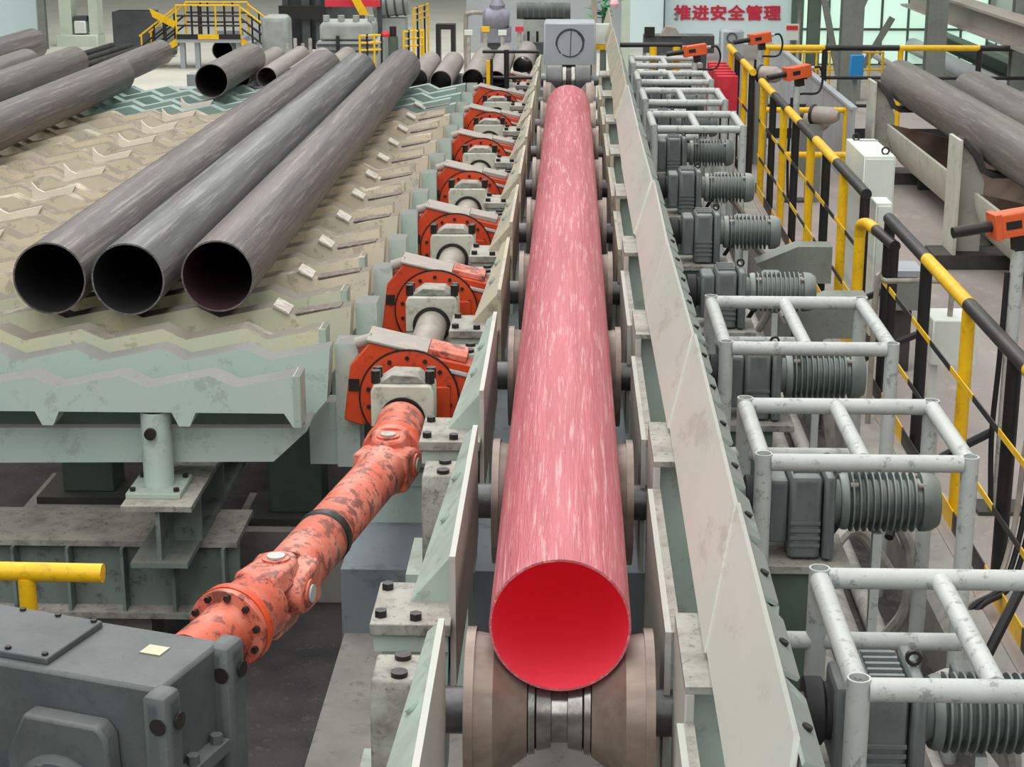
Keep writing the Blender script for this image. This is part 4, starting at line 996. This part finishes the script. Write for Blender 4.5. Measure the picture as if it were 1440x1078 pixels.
MB().box(3.80, 3.98, 24.5, 24.6, .45, .78, .01).build('body', BLUE, t); MB().box(3.86, 3.92, 24.62, 24.66, 0, .75).build('post', STEELG, t); MB().box(3.87, 3.91, 24.58, 24.64, .55, .6).build('clip', STEELG, t)
t = thing('red_notice', (3.75, 30.6, 0), 'white framed notice with a red header near the window', 'notice')
MB().box(3.62, 3.85, 30.6, 30.63, .45, .72).build('frame', CAB, t); MB().box(3.64, 3.83, 30.585, 30.599, .62, .69).build('red_header', REDB, t); MB().box(3.72, 3.75, 30.64, 30.67, 0, .7).build('leg', STEELG, t)
t = thing('yellow_fence', (3.7, 27.5, 0), 'low yellow fence in the distance behind the grey chute', 'fence')
for j in range(9):
    x = 3.15 + j * .2; MB().cyl((x, 27.5, 0), (x, 27.5, .55), .018, n=8).build('post', YEL, t)
for z in (.28, .54): MB().cyl((3.15, 27.5, z), (4.75, 27.5, z), .016, n=8).build('bar', YEL, t)

# ------------------------------------------------------------------ far left and centre background
struct(MB().box(-14, -10.12, 34, 34.15, 0, 4).build('wall_left', WALLW))
steel('steel_stanchion', (-9.83, 33.4, 0), (-9.83, 33.4, 2.4), .07, STEELG, 'grey-green stanchion beside the pale blue wall at the far left', 'stanchion')
t = thing('pale_press', (-9.35, 34.2, 0), 'pale green machine standing far left behind the dark bars', 'machine')
MB().box(-9.75, -8.95, 33.9, 34.5, 0, .22, .02).build('bed', PALEM, t); MB().box(-9.68, -9.45, 34.0, 34.4, .22, 1.3).build('left_column', PALEM, t); MB().box(-9.12, -8.95, 34.0, 34.4, .22, 1.3).build('right_column', PALEM, t); MB().box(-9.40, -9.18, 33.95, 34.3, .25, .48, .02).build('head', CAB, t); MB().box(-9.42, -9.16, 34.0, 34.3, .49, .56).build('rail', DARKM, t)
t = thing('dark_bin', (-8.05, 33.2, 0), 'dark grey open bin beside the yellow stairs', 'bin')
for a in ((-8.42, -7.68, 33.0, 33.04), (-8.42, -7.68, 33.5, 33.54)): MB().box(*a, 0, .72).build('side', DARKM, t)
for a in ((-8.42, -8.38, 33.04, 33.5), (-7.72, -7.68, 33.04, 33.5)): MB().box(*a, 0, .72).build('end', DARKM, t)
MB().box(-7.66, -7.3, 33.0, 33.3, 0, .45).build('step', STEELG, t)
for j in range(9):
    x = -8.75 + j * .16
    tag(MB().cyl((x, 25.6 + (j % 3) * .2, .07 + .11 * (j % 2)), (x + .35, 32.2, .07 + .11 * (j % 2)), .055, n=10).build('steel_bar', SKID), 'thin black steel bar, %s from the left in the bundle on the pale floor' % ('first', 'second', 'third', 'fourth', 'fifth', 'sixth', 'seventh', 'eighth', 'ninth')[j], 'bar', 'black bars on the pale floor')
# step-over bridge with stairs
br = thing('crossover_bridge', (-6.0, 30.2, 0), 'yellow step-over bridge with stairs on both sides above a pipe', 'bridge')
MB().box(-6.56, -5.49, 29.9, 30.7, .44, .50).build('deck', SHEET, br)
for a, b, m in ((-6.56, -6.2, BLK), (-6.2, -5.85, YEL), (-5.85, -5.49, BLK)): MB().box(a, b, 29.88, 29.899, .50, .58).build('toe_board', m, br)
for yy in (29.92, 30.68):
    for z in (.72, .88, 1.05): MB().cyl((-6.56, yy, z), (-5.49, yy, z), .016, n=8).build('rail', YEL if z > 1 else BLK, br)
    for j, x in enumerate((-6.56, -6.3, -6.18, -5.9, -5.75, -5.49)): MB().cyl((x, yy, .5), (x, yy, 1.05), .018, n=8).build('post', YEL if j in (0, 5, 3) else BLK, br)
for sg_, xa, xb_ in ((-1, -6.56, -7.2), (1, -5.49, -4.85)):
    for yy in (29.95, 30.65):
        m = MB(); dx = xb_ - xa
        m.hexa([(xa, yy - .02, .40), (xb_, yy - .02, -.0), (xb_, yy + .02, -.0), (xa, yy + .02, .40), (xa, yy - .02, .52), (xb_, yy - .02, .1), (xb_, yy + .02, .1), (xa, yy + .02, .52)])
        m.build('stringer', YEL if yy < 30 else SHEET, br)
        for dz, mm in ((.18, BLK), (.34, BLK), (.52, YEL)): MB().cyl((xa, yy, .5 + dz), (xb_, yy, .02 + dz), .016, n=8).build('stair_rail', mm, br)
        for f_ in (.3, .6, .95): MB().cyl((xa + dx * f_, yy, .5 - .48 * f_), (xa + dx * f_, yy, 1.02 - .48 * f_), .016, n=8).build('stair_post', BLK if f_ < .9 else YEL, br)
    for j in range(4):
        xx = xa + (xb_ - xa) * (j + .5) / 4; MB().box(xx - .07, xx + .07, 29.97, 30.63, .40 - .1 * j, .42 - .1 * j).build('tread', SHEET, br)
for x in (-6.5, -6.25, -5.55): MB().box(x - .04, x + .04, 30.0, 30.1, 0, .44).build('leg', SHEET, br)
m = MB(); m.prism([(-7.0, 1.0), (-6.55, .78), (-6.6, .68), (-6.95, .86)], 'y', 29.9, 29.93); m.build('side_sheet', YEL, br)
pipe('culvert_pipe', -5.86, .29, 30.2, 34, .18, .012, SHEET, BORE, 'pale pipe with a black round mouth under the bridge', None, 32)
t = thing('culvert_surround', (-5.86, 30.9, 0), 'grey surround frame standing behind the black pipe mouth', 'plate')  # top and side strips framing the culvert pipe
MB().box(-6.1, -5.62, 30.85, 30.9, .49, .56).build('top', SHEET, t); MB().box(-6.1, -6.06, 30.85, 30.9, 0, .49).build('side', SHEET, t); MB().box(-5.66, -5.62, 30.85, 30.9, 0, .49).build('side', SHEET, t)
# mill
ml = thing('pipe_mill_stand', (-3.3, 26.8, 0), 'large grey mill stand with stacked housings behind the dark cooling pipes', 'machine')
MB().box(-3.75, -2.82, 26.5, 27.4, 0, .78, .03).build('lower_housing', GREYM, ml, bevel=.02)
MB().box(-3.70, -2.9, 26.5, 27.2, .79, 1.05, .05).build('upper_housing', GREYM, ml, bevel=.02)
for j in range(4): MB().cyl((-3.6 + j * .22, 26.6, 1.05), (-3.6 + j * .22, 26.6, 1.14), .05, n=12).build('cap', GREYM, ml)
MB().box(-3.74, -2.83, 26.47, 26.499, .60, .64).build('rib', DARKM, ml); MB().box(-3.74, -2.83, 26.47, 26.499, .70, .73).build('rib', DARKM, ml)
MB().box(-3.45, -3.40, 26.46, 26.499, .5, .85).build('slot', BLK, ml)
t = thing('mill_drive_frame', (-4.6, 30, 0), 'dark machine frame with columns left of the grey mill stand', 'machine')
for x, w_ in ((-4.95, .1), (-4.62, .14), (-4.38, .08)): MB().box(x, x + w_, 31, 31.2, 0, 1.6).build('column', DARKM, t)
MB().box(-5.0, -4.2, 30.9, 30.99, .75, .98).build('cross_head', BLK, t); MB().box(-4.9, -3.6, 31.4, 31.6, .2, 1.5).build('back_plate', DARKM, t)
MB().box(-5.0, -4.55, 29.0, 29.5, .35, .95, .06).build('motor_hood', GREYM, t, bevel=.04); MB().box(-4.95, -4.6, 29.1, 29.4, 0, .35).build('hood_base', DARKM, t)
for j in range(5): MB().cyl((-4.5 + j * .12, 28.6, .2), (-4.5 + j * .12, 28.6, .55 + .08 * (j % 2)), .03, n=8).build('valve', GREYC, t)
t = thing('red_hoist_beam', (-3.3, 27.6, 0), 'red beam with a yellow boom leaning over the mill stand', 'hoist')
MB().box(-3.74, -2.9, 27.5, 27.6, 1.20, 1.30).build('beam', REDB, t)
for x in (-3.7, -2.95): MB().box(x, x + .06, 27.62, 27.7, 0, 1.3).build('leg', DARKM, t)
m = MB(); m.prism([(-3.42, 1.5), (-3.3, 1.5), (-3.06, 1.08), (-3.2, 1.08)], 'y', 27.42, 27.48); m.build('boom', ORRING if False else YEL, t)
t = thing('mill_gear_case', (-2.75, 28, 0), 'pale grey ribbed drum machine right of the red beam', 'machine')
MB().cyl((-3.05, 28, 1.2), (-2.5, 28, 1.25), .2, n=24).build('drum', GREYM, t)
for j in range(4): MB().lathe([(0, .21), (.03, .21)], (-2.98 + j * .13, 28, 1.205 + .01 * j), (1, 0, .09), 24).build('drum_rib', DARKM, t)
MB().box(-3.0, -2.55, 27.9, 28.3, 0, 1.0).build('stand', GREYM, t)
for i, (x0, x1, y, z0, z1, n_) in enumerate(((-2.95, -2.66, 25.2, .0, .98, 4), (-2.34, -2.08, 25.3, .0, 1.03, 5), (-2.56, -2.42, 29.5, .0, 1.05, 5))):
    t = thing('yellow_guard_rail', ((x0 + x1) / 2, y, 0), 'small yellow guard rail %s' % ('in front of the grey mill stand', 'above the far end of the rightmost dark pipe', 'far back beside the pale floor')[i], 'railing', 'small yellow guard rails by the mill')
    for j in range(n_): x = x0 + (x1 - x0) * j / (n_ - 1); MB().cyl((x, y + j * (.3 if i == 2 else .05), z0), (x, y + j * (.3 if i == 2 else .05), z1), .016, n=8).build('post', YEL if j % 2 == 0 else BLK, t)
    for z in (z1 - .02, z1 - .12, z1 - .22): MB().cyl((x0, y, z), (x1, y + (n_ - 1) * (.3 if i == 2 else .05), z), .014, n=8).build('bar', YEL, t)
t = thing('standing_worker_post', (-3.0, 24.8, 0), 'dark upright cylinder with a pink top in front of the mill', 'bollard')
MB().cyl((-2.52, 25.6, 0), (-2.52, 25.6, .92), .09, .07, n=14).build('body', STEELD, t); MB().lathe([(0, .06), (.04, .065), (.08, .04)], (-2.62, 25.5, .92), (0, 0, 1), 12).build('pink_cap', REDB, t); MB().cyl((-2.52, 25.6, .92), (-2.52, 25.6, 1.06), .05, n=12).build('black_top', BLK, t)
t = thing('black_bench', (-2.08, 30, 0), 'black bent bench frame on the pale far floor', 'bench')
MB().box(-2.24, -1.92, 30, 30.3, .66, .74).build('top', BLK, t); MB().box(-2.24, -2.17, 30, 30.3, 0, .66).build('leg', BLK, t); MB().box(-1.99, -1.92, 30, 30.3, 0, .66).build('leg', BLK, t)
t = thing('valve_station', (-1.2, 27.5, 0), 'violet-grey pump with bent steel pipes in the far centre', 'pump')
MB().tube(arcpts([(-1.62, 28, .0), (-1.62, 28, .95), (-1.58, 28, 1.06), (-1.45, 28, 1.08), (-1.2, 27.8, 1.08)]), .035, 12).build('bent_pipe', SHAFTL, t)
MB().lathe([(0, .1), (.05, .16), (.3, .18), (.4, .12)], (-1.32, 27.2, 1.05), (1, 0, 0), 20).build('pump_body', PURP, t)
MB().lathe([(0, .1), (.1, .12), (.2, .06)], (-1.1, 27.2, 1.15), (0, 0, 1), 16).build('dome', PURP, t)
MB().box(-1.35, -.9, 27.1, 27.5, .7, .92).build('base', PURP, t); MB().box(-1.25, -1.0, 27.15, 27.4, 0, .7).build('stand', DARKM, t)
for j in range(4): MB().cyl((-1.5 + j * .25, 26.6, .0), (-1.5 + j * .25, 26.6, .85 + .05 * (j % 2)), .03, n=8).build('riser', GREYC, t); MB().box(-1.56 + j * .25, -1.44 + j * .25, 26.55, 26.65, .86 + .05 * (j % 2), .93 + .05 * (j % 2)).build('handwheel_box', (CAB, YEL, CAB, REDB)[j], t)
t = thing('dark_mesh_roll', (-.4, 27, 0), 'dark mesh-covered drum above the stop block', 'drum')
MB().cyl((-.80, 27, 1.18), (.0, 27, 1.18), .12, n=24).build('drum', DARKM, t)
for j in range(8): MB().lathe([(0, .126), (.02, .126)], (-.74 + j * .09, 27, 1.18), (1, 0, 0), 20).build('band', STEELD, t)
MB().box(-.7, -.1, 26.9, 27.1, 0, 1.06).build('stand', GREYM, t)
t = thing('small_valve_rack', (-.5, 24, 0), 'small dark valve rack with a red handwheel left of the stop block', 'valve rack')
MB().box(-.64, -.36, 24, 24.2, .82, .98).build('body', DARKM, t); MB().box(-.6, -.4, 24.02, 24.18, 0, .82).build('leg', DARKM, t)
for j in range(5): MB().cyl((-.62 + j * .06, 24.1, .98), (-.62 + j * .06, 24.1, 1.08 + .04 * (j % 2)), .018, n=8).build('stem', BLK if j % 2 else GREYC, t)
MB().ring((-.6, 23.97, .95), (-.6, 23.99, .95), .05, .02, 16).build('handwheel', REDB, t)
tag(MB().box(-1.9, 1.0, 33.0, 33.2, 0, 1.4).build('low_partition_panel', SHEET), 'low grey partition behind the far pumps', 'partition')
